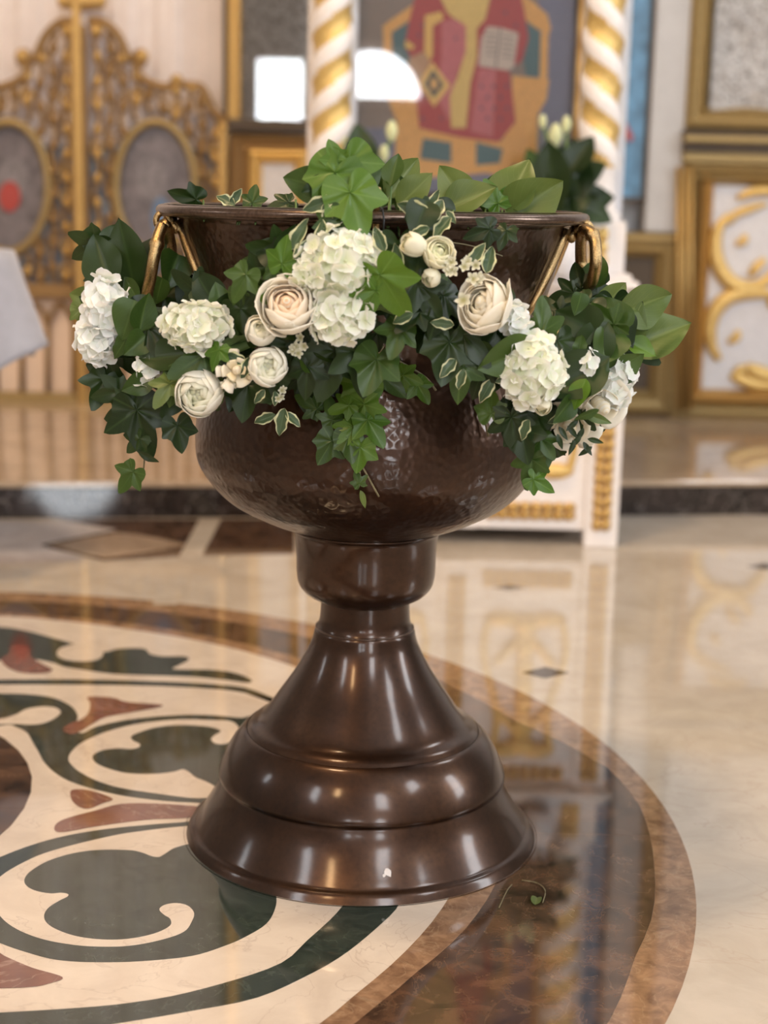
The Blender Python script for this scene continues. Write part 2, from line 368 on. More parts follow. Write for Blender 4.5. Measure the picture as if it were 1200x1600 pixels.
inlay('green_scroll', [(-60, 1082), (0, 1084), (40, 1085), (80, 1090), (105, 1100), (118, 1111), (121, 1124), (112, 1138), (128, 1146), (150, 1136), (200, 1125), (275, 1118), (330, 1118), (375, 1122), (396, 1121), (420, 1150), (400, 1250), (296, 1254), (215, 1247), (165, 1238), (125, 1227), (95, 1214), (72, 1195), (60, 1175), (50, 1158), (42, 1145), (25, 1136), (8, 1133), (-60, 1142)], 'green', 2)
inlay('ivory_drop', [(-40, 1128), (0, 1124), (25, 1117), (40, 1109), (62, 1105), (85, 1106), (95, 1113), (87, 1122), (70, 1130), (50, 1133), (25, 1132), (0, 1132), (-40, 1136)], 'ivory', 3)
inlay('ivory_scroll', [(362, 1128), (330, 1126), (280, 1125), (220, 1131), (170, 1143), (130, 1160), (112, 1175), (107, 1187), (113, 1197), (125, 1207), (150, 1220), (185, 1231), (240, 1240), (310, 1248), (350, 1240), (335, 1229), (322, 1222), (305, 1215), (295, 1207), (285, 1203), (270, 1207), (240, 1210), (200, 1209), (170, 1202), (150, 1193), (145, 1182), (160, 1173), (185, 1170), (205, 1171), (217, 1168), (218, 1163), (208, 1158), (205, 1152), (215, 1146), (240, 1138), (270, 1134), (300, 1134), (330, 1137), (345, 1143), (335, 1150), (330, 1156), (338, 1163), (355, 1162), (372, 1150), (374, 1140)], 'ivory', 3)
inlay('green_scroll', [(-60, 978), (0, 980), (37, 985), (75, 995), (125, 1009), (160, 1019), (187, 1014), (225, 1014), (234, 1022), (255, 1026), (287, 1026), (295, 1031), (281, 1039), (272, 1046), (330, 1047), (367, 1052), (392, 1062), (387, 1067), (355, 1063), (305, 1058), (250, 1056), (175, 1053), (125, 1046), (100, 1042), (80, 1035), (40, 1030), (-60, 1030)], 'green', 2)
inlay('ivory_drop', [(89, 1020), (97, 1012), (120, 1007), (145, 1009), (158, 1016), (161, 1024), (152, 1031), (130, 1034), (105, 1032), (92, 1027)], 'ivory', 3)
inlay('red_petal', [(2, 1030), (14, 1022), (16, 1012), (30, 1008), (45, 1012), (48, 1026), (62, 1036), (82, 1048), (60, 1053), (30, 1051), (10, 1042)], 'red', 4)
inlay('red_petal', [(138, 1090), (175, 1091), (200, 1098), (255, 1103), (215, 1112), (180, 1118), (158, 1124), (130, 1141), (112, 1148), (98, 1141), (112, 1130), (125, 1126), (138, 1115), (141, 1100)], 'red', 4)
inlay('red_petal', [(110, 1238), (120, 1234), (145, 1237), (176, 1249), (160, 1256), (140, 1264), (125, 1262), (113, 1252)], 'red', 3)
inlay('red_petal', [(85, 1293), (100, 1281), (150, 1267), (200, 1256), (300, 1260), (340, 1270), (300, 1278), (225, 1282), (150, 1292), (95, 1301)], 'red', 3)
inlay('red_petal', [(-60, 1480), (-10, 1486), (10, 1496), (50, 1513), (98, 1528), (75, 1538), (50, 1543), (0, 1545), (-60, 1545)], 'red', 3)
# small veined roundel at the left edge
q = [G(*p) for p in ((32, 1177), (47, 1200), (50, 1225), (42, 1255), (25, 1282), (0, 1307))]
A = np.array([[2*p.x, 2*p.y, 1] for p in q]); bb = np.array([p.x**2+p.y**2 for p in q]); sx, sy, sc_ = np.linalg.lstsq(A, bb, rcond=None)[0]; sr = math.sqrt(sc_+sx*sx+sy*sy)
sector_ring('small_ring_stone', 'emper', circ(sx, sy, sr, 48), circ(sx, sy, sr*.72, 48), 6, 3, 'dark brown veined arc of the small ring')
inlay('small_disc', circ(sx, sy, sr*.72, 48), 'ivory', 3, False, world=True)
# stones behind the roundel
inlay('dark_slab', [(90, 811), (460, 811), (460, 866), (300, 868), (160, 876), (60, 852), (170, 830)], 'emper', 1, False)
inlay('grey_slab', [(-160, 812), (110, 815), (182, 828), (60, 851), (145, 876), (-160, 884)], 'grey', 2, False)
inlay('tan_lozenge', [(75, 851), (180, 832), (215, 835), (298, 851), (165, 873)], 'tan', 2, False)
inlay('pale_strip', [(312, 811), (346, 811), (276, 945), (238, 945)], 'cream', 3, False)
for (x, y, w, h) in ((795, 918, 26, 4), (852, 1051, 38, 9), (1195, 885, 30, 5)):
    inlay('dark_lozenge', [(x-w, y), (x, y-h), (x+w, y), (x, y+h)], 'black', 1, False)
tag(floor.children[0], 'light brown marble arc of the outer ring')

# platform with a black riser
pf = MB()
e0, e1 = G(100, 810), G(1100, 805); dx = (e1.y-e0.y)/(e1.x-e0.x)
yl = e0.y+(-6-e0.x)*dx; yr = e0.y+(6-e0.x)*dx
pf.prism([(-6, yl, 0), (6, yr, 0), (6, 9, 0), (-6, 9, 0)], (0, 0, ZP-.02))
plat = pf.build('trim_1', M['black']); tag(plat, 'black marble riser of the raised platform', kind='structure')
pt = MB(); pt.prism([(-6, yl-.015, ZP-.02), (6, yr-.015, ZP-.02), (6, 9, ZP-.02), (-6, 9, ZP-.02)], (0, 0, .02))
tread = pt.build('trim_2', M['tread'], bevel=.004); tag(tread, 'beige polished marble tread of the platform', kind='structure')

# room
def slab(name, a, b, mat, label):
    q = MB(); q.box(a, b); return tag(q.build(name, M[mat]), label, kind='structure')
slab('wall_front', (-6, YW+.12, ZP), (6, YW+.3, 9), 'wallm', 'pale grey marble wall behind the screen')
slab('wall_left', (-6.2, -6.5, 0), (-6, 9, 9), 'plaster', 'cream plaster side wall')
slab('wall_right', (6, -6.5, 0), (6.2, 9, 9), 'plaster', 'cream plaster side wall with windows')
slab('wall_back', (-6, -6.7, 0), (6, -6.5, 9), 'plaster', 'cream plaster wall behind the camera')
slab('ceiling', (-6, -6.5, 9), (6, 9, 9.2), 'plaster', 'cream plaster ceiling')
mt, nt, bs = new_mat('daylit_glass'); nt.nodes.remove(bs)
em = N(nt, 'ShaderNodeEmission', Strength=WIN_E); em.inputs[0].default_value = (*WIN_C, 1); nt.links.new(em.outputs[0], nt.nodes['Material Output'].inputs[0]); M['sky'] = mt
wn = [0]
def window(c, ax, w, h, arch=True, bars=True):
    """lit window: c = bottom centre on the wall face, ax = 'x' or 'y' wall run, inward normal n"""
    wn[0] += 1
    n = Vector((0, 1, 0)) if ax == 'x' else Vector((-1 if c[0] > 0 else 1, 0, 0))
    r = Vector((1, 0, 0)) if ax == 'x' else Vector((0, 1, 0)); c = Vector(c)
    out = [(-w/2, 0), (w/2, 0)]
    if arch: out += [(w/2*math.cos(a), h-w/2+w/2*math.sin(a)) for a in np.linspace(0, PI, 13)]
    else: out += [(w/2, h), (-w/2, h)]
    g = MB(); g.prism([c+r*x+Vector((0, 0, z)) + n*.01 for x, z in out], n*.01)
    pane = g.build('window_%d' % wn[0], M['sky']); tag(pane, 'daylit window', kind='structure')
    fr = MB(); fr.tube([c+r*x+Vector((0, 0, z))+n*.03 for x, z in out], .045, 6, closed=True)
    if bars:
        fr.tube([c+n*.03, c+Vector((0, 0, h))+n*.03], .02, 6)
        for k in (1, 2, 3):
            fr.tube([c+r*(-w/2)+Vector((0, 0, h*k/4.6))+n*.03, c+r*(w/2)+Vector((0, 0, h*k/4.6))+n*.03], .015, 6)
    fr.build('window_frame', M['white'], pane)
YB = -6.5
window((2.9, YB, 4.4), 'x', 1.7, 3.2)
window((2.45, YB, 1.0), 'x', 1.1, 2.0)
window((-1.42, YB, 1.75), 'x', .62, .9, False, False)           # bright opening mirrored in the glass of the left icon
# lunette over the entrance, mirrored in the glass of the central icon
window((-.22, YB, 1.95), 'x', 1.05, .53, True, False)
window((6, 2.1, 1.5), 'y', .95, 2.5); window((6, 5.0, 6.0), 'y', 1.3, 2.3); window((6, -2.5, 5.4), 'y', 2.0, 3.0)
window((-6, 2.2, 2.2), 'y', .4, 1.0); window((-6, -4.6, 4.6), 'y', 1.6, 3.0)
area('chandelier', (-1.8, 1.5, 7.6), (-1.8, 1.5, 0), .9, .9, 330, (1, .70, .40))
area('gallery_lamp', (-3.3, -6.0, 7.2), (-.5, 2, .2), .7, 1.6, 170, (1, .62, .30))

# ================================================================ baptismal font
FX, FY = -.028, 2.545
def prof(pairs):
    """(pixel row at the axis, half width in pixels) -> (z, r)"""
    out = []
    for v, h in pairs:
        p = V(581-(v-325)*18/985, v, FY); D = (p-Vector((0, 0, CH))).dot(FW); out.append((p.z, h/F*D))
    return out
font = empty('baptismal_font', (FX, FY, 0))
tag(font, 'large brown copper baptismal font on a flared foot, dressed with flowers', 'font')
c0 = (FX, FY, 0)
ZR = V(581, 334, FY).z
RR = 336/F*(V(581, 334, FY)-Vector((0, 0, CH))).dot(FW)-.008
def sm_prof(p, k=6): return [tuple(x) for x in smooth_open(p, k)]
def outline(pairs):
    """outline points (row, half width) seen from slightly above -> the rings that touch that outline"""
    out = []
    for i, (v, h) in enumerate(pairs):
        a, c = pairs[max(0, i-1)], pairs[min(len(pairs)-1, i+1)]; sl = (c[1]-a[1])/(c[0]-a[0])
        z = V(575, v, FY).z; k = math.sin(math.atan((CH-z)/FY)); ph = math.atan(-k*sl); r = h/math.cos(ph)
        out.append((v-k*r*math.sin(ph), r))
    return out
PB = prof(outline([(346, 306), (380, 296), (440, 278), (500, 258), (535, 248), (565, 250), (600, 258), (645, 267), (690, 269), (725, 263), (760, 240), (790, 208), (812, 168), (826, 134)])+[(822, 117)])
PC = prof([(819, 112), (821, 119), (825, 119.5), (829, 113)]+outline([(850, 110), (870, 109), (895, 108), (915, 103), (930, 90)])+[(933, 76), (936, 70)])
PP1 = prof([(934, 69), (950, 69.5), (965, 70.5), (974, 73), (978, 75)])
PP2 = prof([(979, 77)]+outline([(1003, 84), (1040, 104), (1075, 129), (1105, 152)])+[(1128, 173), (1135, 180)])
PF = prof([(1135, 181), (1138, 186), (1145, 193), (1155, 201), (1167, 208.5), (1180, 215), (1192, 220), (1200, 222.5), (1205, 222), (1209, 219), (1214, 220.5), (1225, 224.5), (1238, 230.5), (1251, 238), (1263, 245.5), (1273, 252), (1279, 256), (1281, 259), (1284, 264), (1292, 269), (1299, 273), (1303, 274)])
body = [(ZR-.004, RR-.004)]+sm_prof(PB, 6)
b = MB(); inner = [(z+.004 if i > 20 else z, max(.02, r-.008)) for i, (z, r) in enumerate(body)]
b.lathe(body+inner[::-1][8:], c0, 128); b.build('bowl', M['hammer'], font)
b = MB(); b.tube([(FX+RR*math.cos(a), FY+RR*math.sin(a), ZR) for a in np.linspace(0, 2*PI, 129)[:-1]], .0085, 12, closed=True)
b.lathe([(ZR+.0095, RR-.004), (ZR+.0105, RR-.012), (ZR+.008, RR-.02)], c0, 128)
b.build('rim', M['rim'], font)
b = MB(); b.lathe(sm_prof(PC, 4), c0, 96); b.build('collar', M['copper'], font)
b = MB(); b.lathe(sm_prof(PP1, 3)+sm_prof(PP2, 5), c0, 128); b.build('pedestal', M['copper'], font)
b = MB(); b.lathe(sm_prof(PF, 3), c0, 128)
foot = b.build('foot', M['copper'], font)
zb = min(v.co.z for v in foot.data.vertices); print('foot bottom z', zb, 'rim z', ZR, RR)
for v in foot.data.vertices:                      # foot sits on the floor
    if v.co.z < zb+.004: v.co.z = .0016
# seam wires
b = MB(); zz, rr = prof([(978.5, 76)])[0]; b.tube([(FX+rr*math.cos(a), FY+rr*math.sin(a), zz) for a in np.linspace(0, 2*PI, 97)[:-1]], .0016, 6, closed=True); b.build('seam', M['rim'], font)
# paint chips on the foot
def chip(u, v, s):
    y, hit = FY, None
    p = hit_font(u, v, PF_ALL); b = MB()
    ring = [p+IR*(s*math.cos(a)*random.uniform(.6, 1.1))+IU*(s*1.2*math.sin(a)*random.uniform(.6, 1.1))+IB*.0015 for a in np.linspace(0, 2*PI, 10)[:-1]]
    b.prism(ring, IB*-.002); o = b.build('paint_chip', M['white'], font); o['label'] = 'white paint chip on the foot'
PF_ALL = sorted([(z, r) for z, r in body]+PC+PP1+PP2+PF)
_z = np.array([a for a, _ in PF_ALL]); _r = np.array([a for _, a in PF_ALL])
def hit_font(u, v, _=None):
    d = ray(u, v); o = Vector((0, 0, CH))
    for t in np.arange(1.9, 2.9, .002):
        p = o+d*float(t)
        if _z[0] < p.z < _z[-1]+.01 and math.hypot(p.x-FX, p.y-FY) < np.interp(p.z, _z, _r): return p
    return None
chip(605, 1364, .008); chip(600, 1368, .003)
# side handles: cast bracket with swinging brass ring
def handles():
    for side, bars in ((-1, [[(254, 352, -.01), (248, 368, -.02), (244, 386, -.03), (240, 405, -.035), (235, 435, -.03), (230, 463, -.01), (236, 480, .03), (250, 470, .07), (262, 440, .09), (268, 400, .07), (262, 360, .02), (256, 350, 0)]]),
                       (1, [[(913, 360, 0), (921, 362, -.01), (929, 375, -.02), (931, 395, -.03), (930, 420, -.03), (922, 445, 0), (912, 440, .05), (908, 410, .08), (908, 375, .05), (912, 360, .02)]])):
        h = MB(); straps = []
        kx = 254 if side < 0 else 914; ky = 345 if side < 0 else 360
        c = V(kx, ky, FY-.10)
        h.tube([c+Vector((.010*math.cos(a), 0, .012*math.sin(a))) for a in np.linspace(0, 2*PI, 15)[:-1]], .005, 8, closed=True)
        h.ball(tuple(c+Vector((-side*.010, .01, .0))), .012, .014, .012)
        h.ball(tuple(c+Vector((-side*.020, .0, -.01))), .008, .010, .010)
        # two straps of the bracket following the wall
        for dy, lean in ((-.10, -.04), (.0, .06)):
            P = []
            for i, q in enumerate(np.linspace(c.z, c.z-.13, 8)):
                yy = FY+dy+lean*i/7; R_ = np.interp(q, _z, _r)+.003; P.append((FX+side*math.sqrt(R_*R_-(yy-FY)**2), yy, q))
            hs = MB(); hs.tube(P, [.008, .007, .007, .0075, .007, .007, .006, .004], 8); straps.append(hs)
        o = h.build('handle', M['brass'], font); o['label'] = 'brass handle bracket under the rim'
        for hs in straps: hs.build('strap', M['brass'], o)
        for bpts in bars:
            P = smooth_open([tuple(V(u, v, FY-.14+dy)) for u, v, dy in bpts], 5)
            rr_ = [.0092+.0028*math.exp(-((i/len(P)-.16)/.03)**2) for i in range(len(P))]
            r = MB(); r.tube(P, rr_, 10); q = r.build('ring', M['brass'], o); q['label'] = 'hanging brass ring of the handle'
handles()
# small brass spigot knob standing inside the front rim
k = MB(); kp = V(588, 323, FY-.325)
k.lathe([(-.03, .005), (0, .005), (.001, .0078), (.006, .0078), (.007, .006), (.010, .006), (.011, .0078), (.018, .0078), (.019, .0065), (.024, .0070), (.027, .0055), (.028, .001)], tuple(kp), 20)
o = k.build('knob', M['brass'], font); o['label'] = 'small brass turned knob at the rim'

# ================================================================ leaves
def leaf_mesh(name, kind, seed):
    rnd = random.Random(seed); b = MB(); UV = []
    if kind in ('broad', 'varieg', 'small', 'heart'):
        nu, nv = 13, 9
        wid = {'broad': .34, 'varieg': .25, 'small': .17, 'heart': .46}[kind]; pts = []
        bend = rnd.uniform(-.5, .35); fold = rnd.uniform(.10, .45); tw = rnd.uniform(-.5, .5); side = rnd.uniform(-.12, .12)
        for i in range(nu):
            t = i/(nu-1)
            if kind == 'heart': w = wid*(math.sin(PI*min(1, t*.93+.07)**.62))**.8
            else: w = wid*(math.sin(PI*t**.80))**.85
            for j in range(nv):
                s = -1+2*j/(nv-1); x = s*w; y = t+side*s*s*.3
                if kind == 'varieg': 
                    x *= 1+.10*math.sin(t*17+seed+s*2); 
                z = abs(s)*w*fold + bend*t*t*.5 + (.025*math.sin(t*9+seed)*s*s if kind != 'varieg' else .05*math.sin(t*13+seed*2)*s*s)
                a = tw*t; x, z = x*math.cos(a)-z*math.sin(a)*.6, z+x*math.sin(a)*.6
                pts.append((x+side*t*t*.6, y, z)); UV.append((t, abs(s)))
        b.quadgrid(pts, nu, nv)
    else:   # ivy: five pointed lobes, radial rings from the leaf's base point
        lobes = [(90, 1.0), (28, .74), (152, .74), (-32, .50), (212, .50)]
        lobes = [(a+rnd.uniform(-5, 5), l*rnd.uniform(.88, 1.1)) for a, l in lobes]
        sinus = rnd.uniform(.38, .60); na, nr = 60, 6; pts = []; bend = rnd.uniform(-.45, .1); 
        def R(a):
            r = .30
            for la, ll in lobes:
                d = abs((a-la+180) % 360-180); w = 26 if la > 60 and la < 120 else 22
                r = max(r, ll*(1-sinus*min(1, d/34)**.9))
            d = abs((a-270+180) % 360-180); r *= 1-.75*math.exp(-(d/22)**2)
            return r
        for i in range(na):
            a = i*360/na-90+.01; Ra = R(a); lob = min(abs((a-la+180) % 360-180) for la, _ in lobes)
            for j in range(nr):
                q = j/(nr-1)*Ra; x = q*math.cos(math.radians(a)); y = .28+q*math.sin(math.radians(a))
                z = -.13*(q/.8)*math.cos(math.radians(lob*3.5))*.6 + bend*(q**2)*.45+.02*math.sin(a/14+seed)
                pts.append((x, y, z)); UV.append((q, min(1, lob/30)*min(1, .15+q*1.2)))
        b.quadgrid(pts, na, nr, cu=True)
    # petiole
    me = bpy.data.meshes.new(name); me.from_pydata(b.v, [], b.f)
    uvl = me.uv_layers.new(name='UVMap')
    for lp in me.loops: uvl.data[lp.index].uv = UV[lp.vertex_index]
    for p in me.polygons: p.use_smooth = True
    me.materials.append(LM['m']); me.update(); return me
LV = {k: [leaf_mesh(k+'_leaf', k, i*7+3) for i in range(5)] for k in ('broad', 'varieg', 'small', 'heart', 'ivy')}
NAME = {'broad': 'broad_leaf', 'varieg': 'variegated_leaf', 'small': 'sprig_leaf', 'heart': 'rounded_leaf', 'ivy': 'ivy_leaf'}
def gY(u, v, off=0.0):
    """how far away the garland lies along the sight line through (u, v)"""
    h = hit_font(u, v)
    X = ((u-581)/F)*2.3
    e = FY-.385*math.sqrt(max(0, 1-(X/.50)**2))
    if h is not None: e = min(e, h.y-.022)
    if v < 475 and (u < 300 or u > 885): e = max(e, FY-.10)
    return e-off
def orient(o, P, tipdir, normal, size):
    y = tipdir.normalized(); z = (normal-y*normal.dot(y)).normalized(); x = y.cross(z)
    mm = Matrix((x, y, z)).transposed().to_4x4()
    mm = mm @ Matrix.Diagonal((size, size, size, 1)); mm.translation = P
    if o.parent: mm = WM(o.parent).inverted() @ mm
    o.matrix_basis = mm
def leaf(kind, mat, u, v, L, ang, parent, Y=None, tilt=None, roll=None, off=.0, name=None):
    """leaf centred at the pixel (u, v), L pixels long, tip towards ang degrees (0 right, 90 up)"""
    if Y is None: Y = gY(u, v, off)
    a = math.radians(ang); c = V(u, v, Y); D = (c-Vector((0, 0, CH))).dot(FW); s = L/F*D
    t = math.radians(random.uniform(-35, 30) if tilt is None else tilt); r = math.radians(random.uniform(-35, 35) if roll is None else roll)
    d = IR*math.cos(a)+IU*math.sin(a)
    tip = d*math.cos(t)+IB*math.sin(t); nrm = IB*math.cos(t)-d*math.sin(t); side = tip.cross(nrm)
    nrm = nrm*math.cos(r)+side*math.sin(r)
    me = random.choice(LV[kind]); o = bpy.data.objects.new(name or NAME[kind], me); COL.objects.link(o); o.parent = parent
    s /= max(.55, math.cos(t))
    mid = {'ivy': .42}.get(kind, .5)
    orient(o, c-tip*s*mid, tip, nrm, s)
    o.material_slots[0].link = 'OBJECT'; o.material_slots[0].material = LM[mat]
    return o

# ================================================================ flower builders (local +Z = facing direction)
def petal_me(name, r, phimax, hw, th0, curl, sq=1.08, jit=0, wob=0):
    nu, nv = 9, 7; v = []; UV = []; f = []
    for i in range(nu):
        t = i/(nu-1)
        for j in range(nv):
            a = -1+2*j/(nv-1); ph = math.radians(8+(phimax-8)*t*(1-.16*abs(a)**2.4*t))
            w = hw*(math.sin(PI*min(.78, .10+t*.75)))**.6
            th = th0+a*w; rr = r*(1+.05*a)
            x = rr*math.sin(ph); z = -rr*math.cos(ph)*sq
            x += curl*r*t**5; z -= curl*r*.30*t**7; x += wob*r*math.sin(a*4+th0*3)*t*t
            v.append((x*math.cos(th), x*math.sin(th), z)); UV.append((.25*t+.75*min(1, max(0, jit)), a*.5+.5))
    for i in range(nu-1):
        for j in range(nv-1): f.append((i*nv+j, i*nv+j+1, (i+1)*nv+j+1, (i+1)*nv+j))
    me = bpy.data.meshes.new(name); me.from_pydata(v, [], f); u = me.uv_layers.new(name='UVMap')
    for lp in me.loops: u.data[lp.index].uv = UV[lp.vertex_index]
    for p in me.polygons: p.use_smooth = True
    me.update(); return me
def place_dir(o, P, d, size, spin=0, sx=1, sy=1):
    z = d.normalized(); x = Vector((0, 0, 1)).cross(z)
    if x.length < .05: x = Vector((1, 0, 0))
    x.normalize(); y = z.cross(x); x2 = x*math.cos(spin)+y*math.sin(spin); y2 = z.cross(x2)
    mm = Matrix((x2, y2, z)).transposed().to_4x4() @ Matrix.Diagonal((size*sx, size*sy, size, 1)); mm.translation = P
    if o.parent: mm = WM(o.parent).inverted() @ mm
    o.matrix_basis = mm
def dirv(rx, uy, b=1.0): return (IR*rx+IU*uy+IB*b).normalized()
def bloom(name, label, u, v, rpx, d, mat, parent, layers, off=.03, closed=False, sx=1, sy=1, Y=None, spin=0):
    """rose-like flower: list of (count, radius, open angle, half width, curl)"""
    if Y is None: Y = gY(u, v, off)
    P = V(u, v, Y); s = rpx/F*(P-Vector((0, 0, CH))).dot(FW)
    c = MB(); c.ball((0, 0, -.1), .30 if not closed else .55, .30 if not closed else .55, .55, 12, 8)
    me = c.mesh(name, PM[mat]); u_ = me.uv_layers.new(name='UVMap')
    core = bpy.data.objects.new(name, me); COL.objects.link(core); core.parent = parent; core['label'] = label
    place_dir(core, P, d, s, spin, sx, sy)
    n = len(layers)
    for li, (cnt, r, ph, hw, curl) in enumerate(layers):
        for k in range(cnt):
            pm = petal_me('petal', r*random.uniform(.95, 1.05), ph+random.uniform(-7, 7), hw, 2*PI*k/cnt+li*.9+random.uniform(-.15, .15), curl*random.uniform(.6, 1.4), jit=li/(n-1), wob=.03)
            pm.materials.append(PM[mat]); p = bpy.data.objects.new('petal', pm); COL.objects.link(p); p.parent = core
            so = p.modifiers.new('s', 'SOLIDIFY'); so.thickness = .018
    return core
ROSE = [(2, .16, 165, 1.8, 0), (3, .25, 156, 1.5, 0), (3, .35, 150, 1.4, 0), (4, .45, 145, 1.25, .02), (4, .55, 140, 1.2, .03), (5, .65, 134, 1.1, .04), (5, .76, 126, 1.05, .07), (5, .89, 114, 1.0, .16)]
RANU = [(3, .35, 170, 1.5, 0), (4, .50, 165, 1.3, 0), (4, .62, 160, 1.2, 0), (5, .72, 154, 1.1, 0), (5, .80, 148, 1.05, .0), (5, .88, 140, 1.0, .01), (5, .95, 128, 1.0, .02)]
BUD = [(2, .35, 165, 1.8, 0), (3, .5, 160, 1.4, 0), (3, .62, 152, 1.3, .02), (4, .74, 140, 1.1, .05)]
# four-petalled floret
def floret_me(seed, n=4, pts5=False):
    rnd = random.Random(seed); v = []; f = []; UV = []
    for k in range(n):
        th = 2*PI*k/n+rnd.uniform(-.12, .12); L = rnd.uniform(.9, 1.08); cup = rnd.uniform(.05, .38); nu, nv = 6, 5; b = len(v); tw = rnd.uniform(-.2, .2)
        for i in range(nu):
            t = i/(nu-1); w = (.74 if n == 4 else .42)*math.sin(PI*min(1, .06+t*.88)**.85)**.7
            for j in range(nv):
                a = -1+2*j/(nv-1); x = t*L*(1-.10*a*a*t); y = a*w*(.55+.45*t); z = cup*t*t*.8+.10*abs(a)*t+tw*a*t*.6+.03*math.sin(t*8+seed)
                v.append((x*math.cos(th)-y*math.sin(th), x*math.sin(th)+y*math.cos(th), z)); UV.append((t, .5))
        for i in range(nu-1):
            for j in range(nv-1): f.append((b+i*nv+j, b+(i+1)*nv+j, b+(i+1)*nv+j+1, b+i*nv+j+1))
    b = MB(); b.ball((0, 0, .03), .10, .10, .07, 6, 4); o = len(v); v += b.v; f += [tuple(i+o for i in q) for q in b.f]; UV += [(0, 0)]*len(b.v)
    me = bpy.data.meshes.new('floret'); me.from_pydata(v, [], f); u = me.uv_layers.new(name='UVMap')
    for lp in me.loops: u.data[lp.index].uv = UV[lp.vertex_index]
    for p in me.polygons: p.use_smooth = True
    me.update(); me.materials.append(PM['hyd']); return me
FLO = [floret_me(i) for i in range(6)]; WAX = [floret_me(i+20, 5) for i in range(2)]
def hydrangea(label, u, v, rx, ry, n, parent, mat='hyd', off=.035, fs=17, d=None, depth=None):
    Y = gY(u, v, off); P = V(u, v, Y); k = (P-Vector((0, 0, CH))).dot(FW)/F
    d = d or IB; rz = (depth or min(rx, ry)*.8)
    c = MB(); c.ball((0, 0, 0), rx*k*.72, ry*k*.72, rz*k*.72, 12, 8)
    core = bpy.data.objects.new('hydrangea', c.mesh('hydrangea', M['core'])); COL.objects.link(core); core.parent = parent; core['label'] = label
    place_dir(core, P, IB, 1)
    R3 = Matrix((IR, IU, IB)).transposed()
    core.matrix_basis = WM(parent).inverted() @ Matrix.Translation(P) @ R3.to_4x4()
    g = PI*(3-math.sqrt(5)); m_ = int(n*1.0)
    for i in range(m_):
        z = 1-1.25*(i+.5)/m_; r = math.sqrt(max(0, 1-z*z)); th = g*i
        q = Vector((r*math.cos(th), r*math.sin(th), z)); nn = Vector((q.x/rx, q.y/ry, q.z/rz)).normalized()
        nn = (nn+Vector([random.uniform(-.3, .3) for _ in range(3)])).normalized()
        o = bpy.data.objects.new('floret', random.choice(FLO)); COL.objects.link(o); o.parent = core
        s = fs*k*random.uniform(.85, 1.2); jj = random.uniform(.80, 1.12)
        z_ = nn; x_ = z_.orthogonal().normalized(); y_ = z_.cross(x_); sp = random.uniform(0, 2*PI)
        x2 = x_*math.cos(sp)+y_*math.sin(sp); y2 = z_.cross(x2)
        mm = Matrix((x2, y2, z_)).transposed().to_4x4() @ Matrix.Diagonal((s, s, s, 1)); mm.translation = Vector((q.x*rx*k*jj*.9, q.y*ry*k*jj*.9, q.z*rz*k*jj*.9)); o.matrix_basis = mm
        if mat != 'hyd': o.material_slots[0].link = 'OBJECT'; o.material_slots[0].material = PM[mat]
    return core
def stem(path, r, parent, mat='woody', name='ivy_stem', Ys=None, surf=True):
    P = []
    for i, q in enumerate(smooth_open([p[:2] for p in path], 5)):
        if Ys is not None: y = Ys
        else: y = gY(q[0], q[1], .012)
        if surf and Ys is None:
            h = hit_font(*q); y = (h.y-.012) if h is not None else y
        P.append(V(q[0], q[1], y))
    b = MB(); b.tube(P, r, 6); return b.build(name, M[mat], parent)

# ================================================================ the garland
gar = empty('flower_garland', tuple(V(581, 560, 2.12)))
tag(gar, 'garland of white hydrangeas, cream roses and ivy draped round the font', 'garland')
# dark bound core of the garland: rope of twisted stems inside the foliage
rope = []
for q in smooth_open([(205, 390), (190, 470), (230, 560), (330, 560), (430, 500), (540, 470), (640, 480), (720, 520), (800, 590), (880, 620), (950, 560), (940, 480), (915, 420)], 6):
    rope.append(V(q[0], q[1], gY(q[0], q[1], 0)+.05 if hit_font(*q) is None else gY(q[0], q[1], -.012)))
for ph in (0, 2.1, 4.2):
    b = MB(); b.tube([p+Vector((.008*math.cos(i*.7+ph), .008*math.sin(i*.7+ph), .008*math.cos(i*.5+ph))) for i, p in enumerate(rope)], .007, 7)
    b.build('bound_stem', M['stem'], gar)
def inside(x, y, poly):
    c = False; j = len(poly)-1
    for i in range(len(poly)):
        if (poly[i][1] > y) != (poly[j][1] > y) and x < (poly[j][0]-poly[i][0])*(y-poly[i][1])/(poly[j][1]-poly[i][1])+poly[i][0]: c = not c
        j = i
    return c
MASS = [(140, 380), (180, 360), (235, 372), (228, 470), (300, 448), (385, 470), (405, 405), (460, 375), (560, 370), (620, 400), (655, 460), (710, 455), (800, 490), (850, 515), (890, 440), (935, 425), (990, 470), (1010, 520), (980, 580), (950, 640), (880, 680), (845, 715), (820, 680), (780, 630), (745, 590), (700, 545), (640, 520), (560, 530), (480, 580), (430, 590), (360, 600), (300, 620), (240, 596), (165, 590), (138, 555), (150, 480)]
n = 0
while n < 175:
    x, y = random.uniform(120, 1020), random.uniform(355, 740)
    if not inside(x, y, MASS): continue
    if (x < 240 or x > 860) : pass
    elif random.random() < .25: continue
    n += 1
    leaf(random.choice(['ivy', 'ivy', 'broad', 'heart', 'ivy']), random.choice('dddddm'), x, y, random.uniform(38, 64), random.uniform(0, 360), gar, off=random.uniform(-.02, .0), tilt=random.uniform(-25, 25))
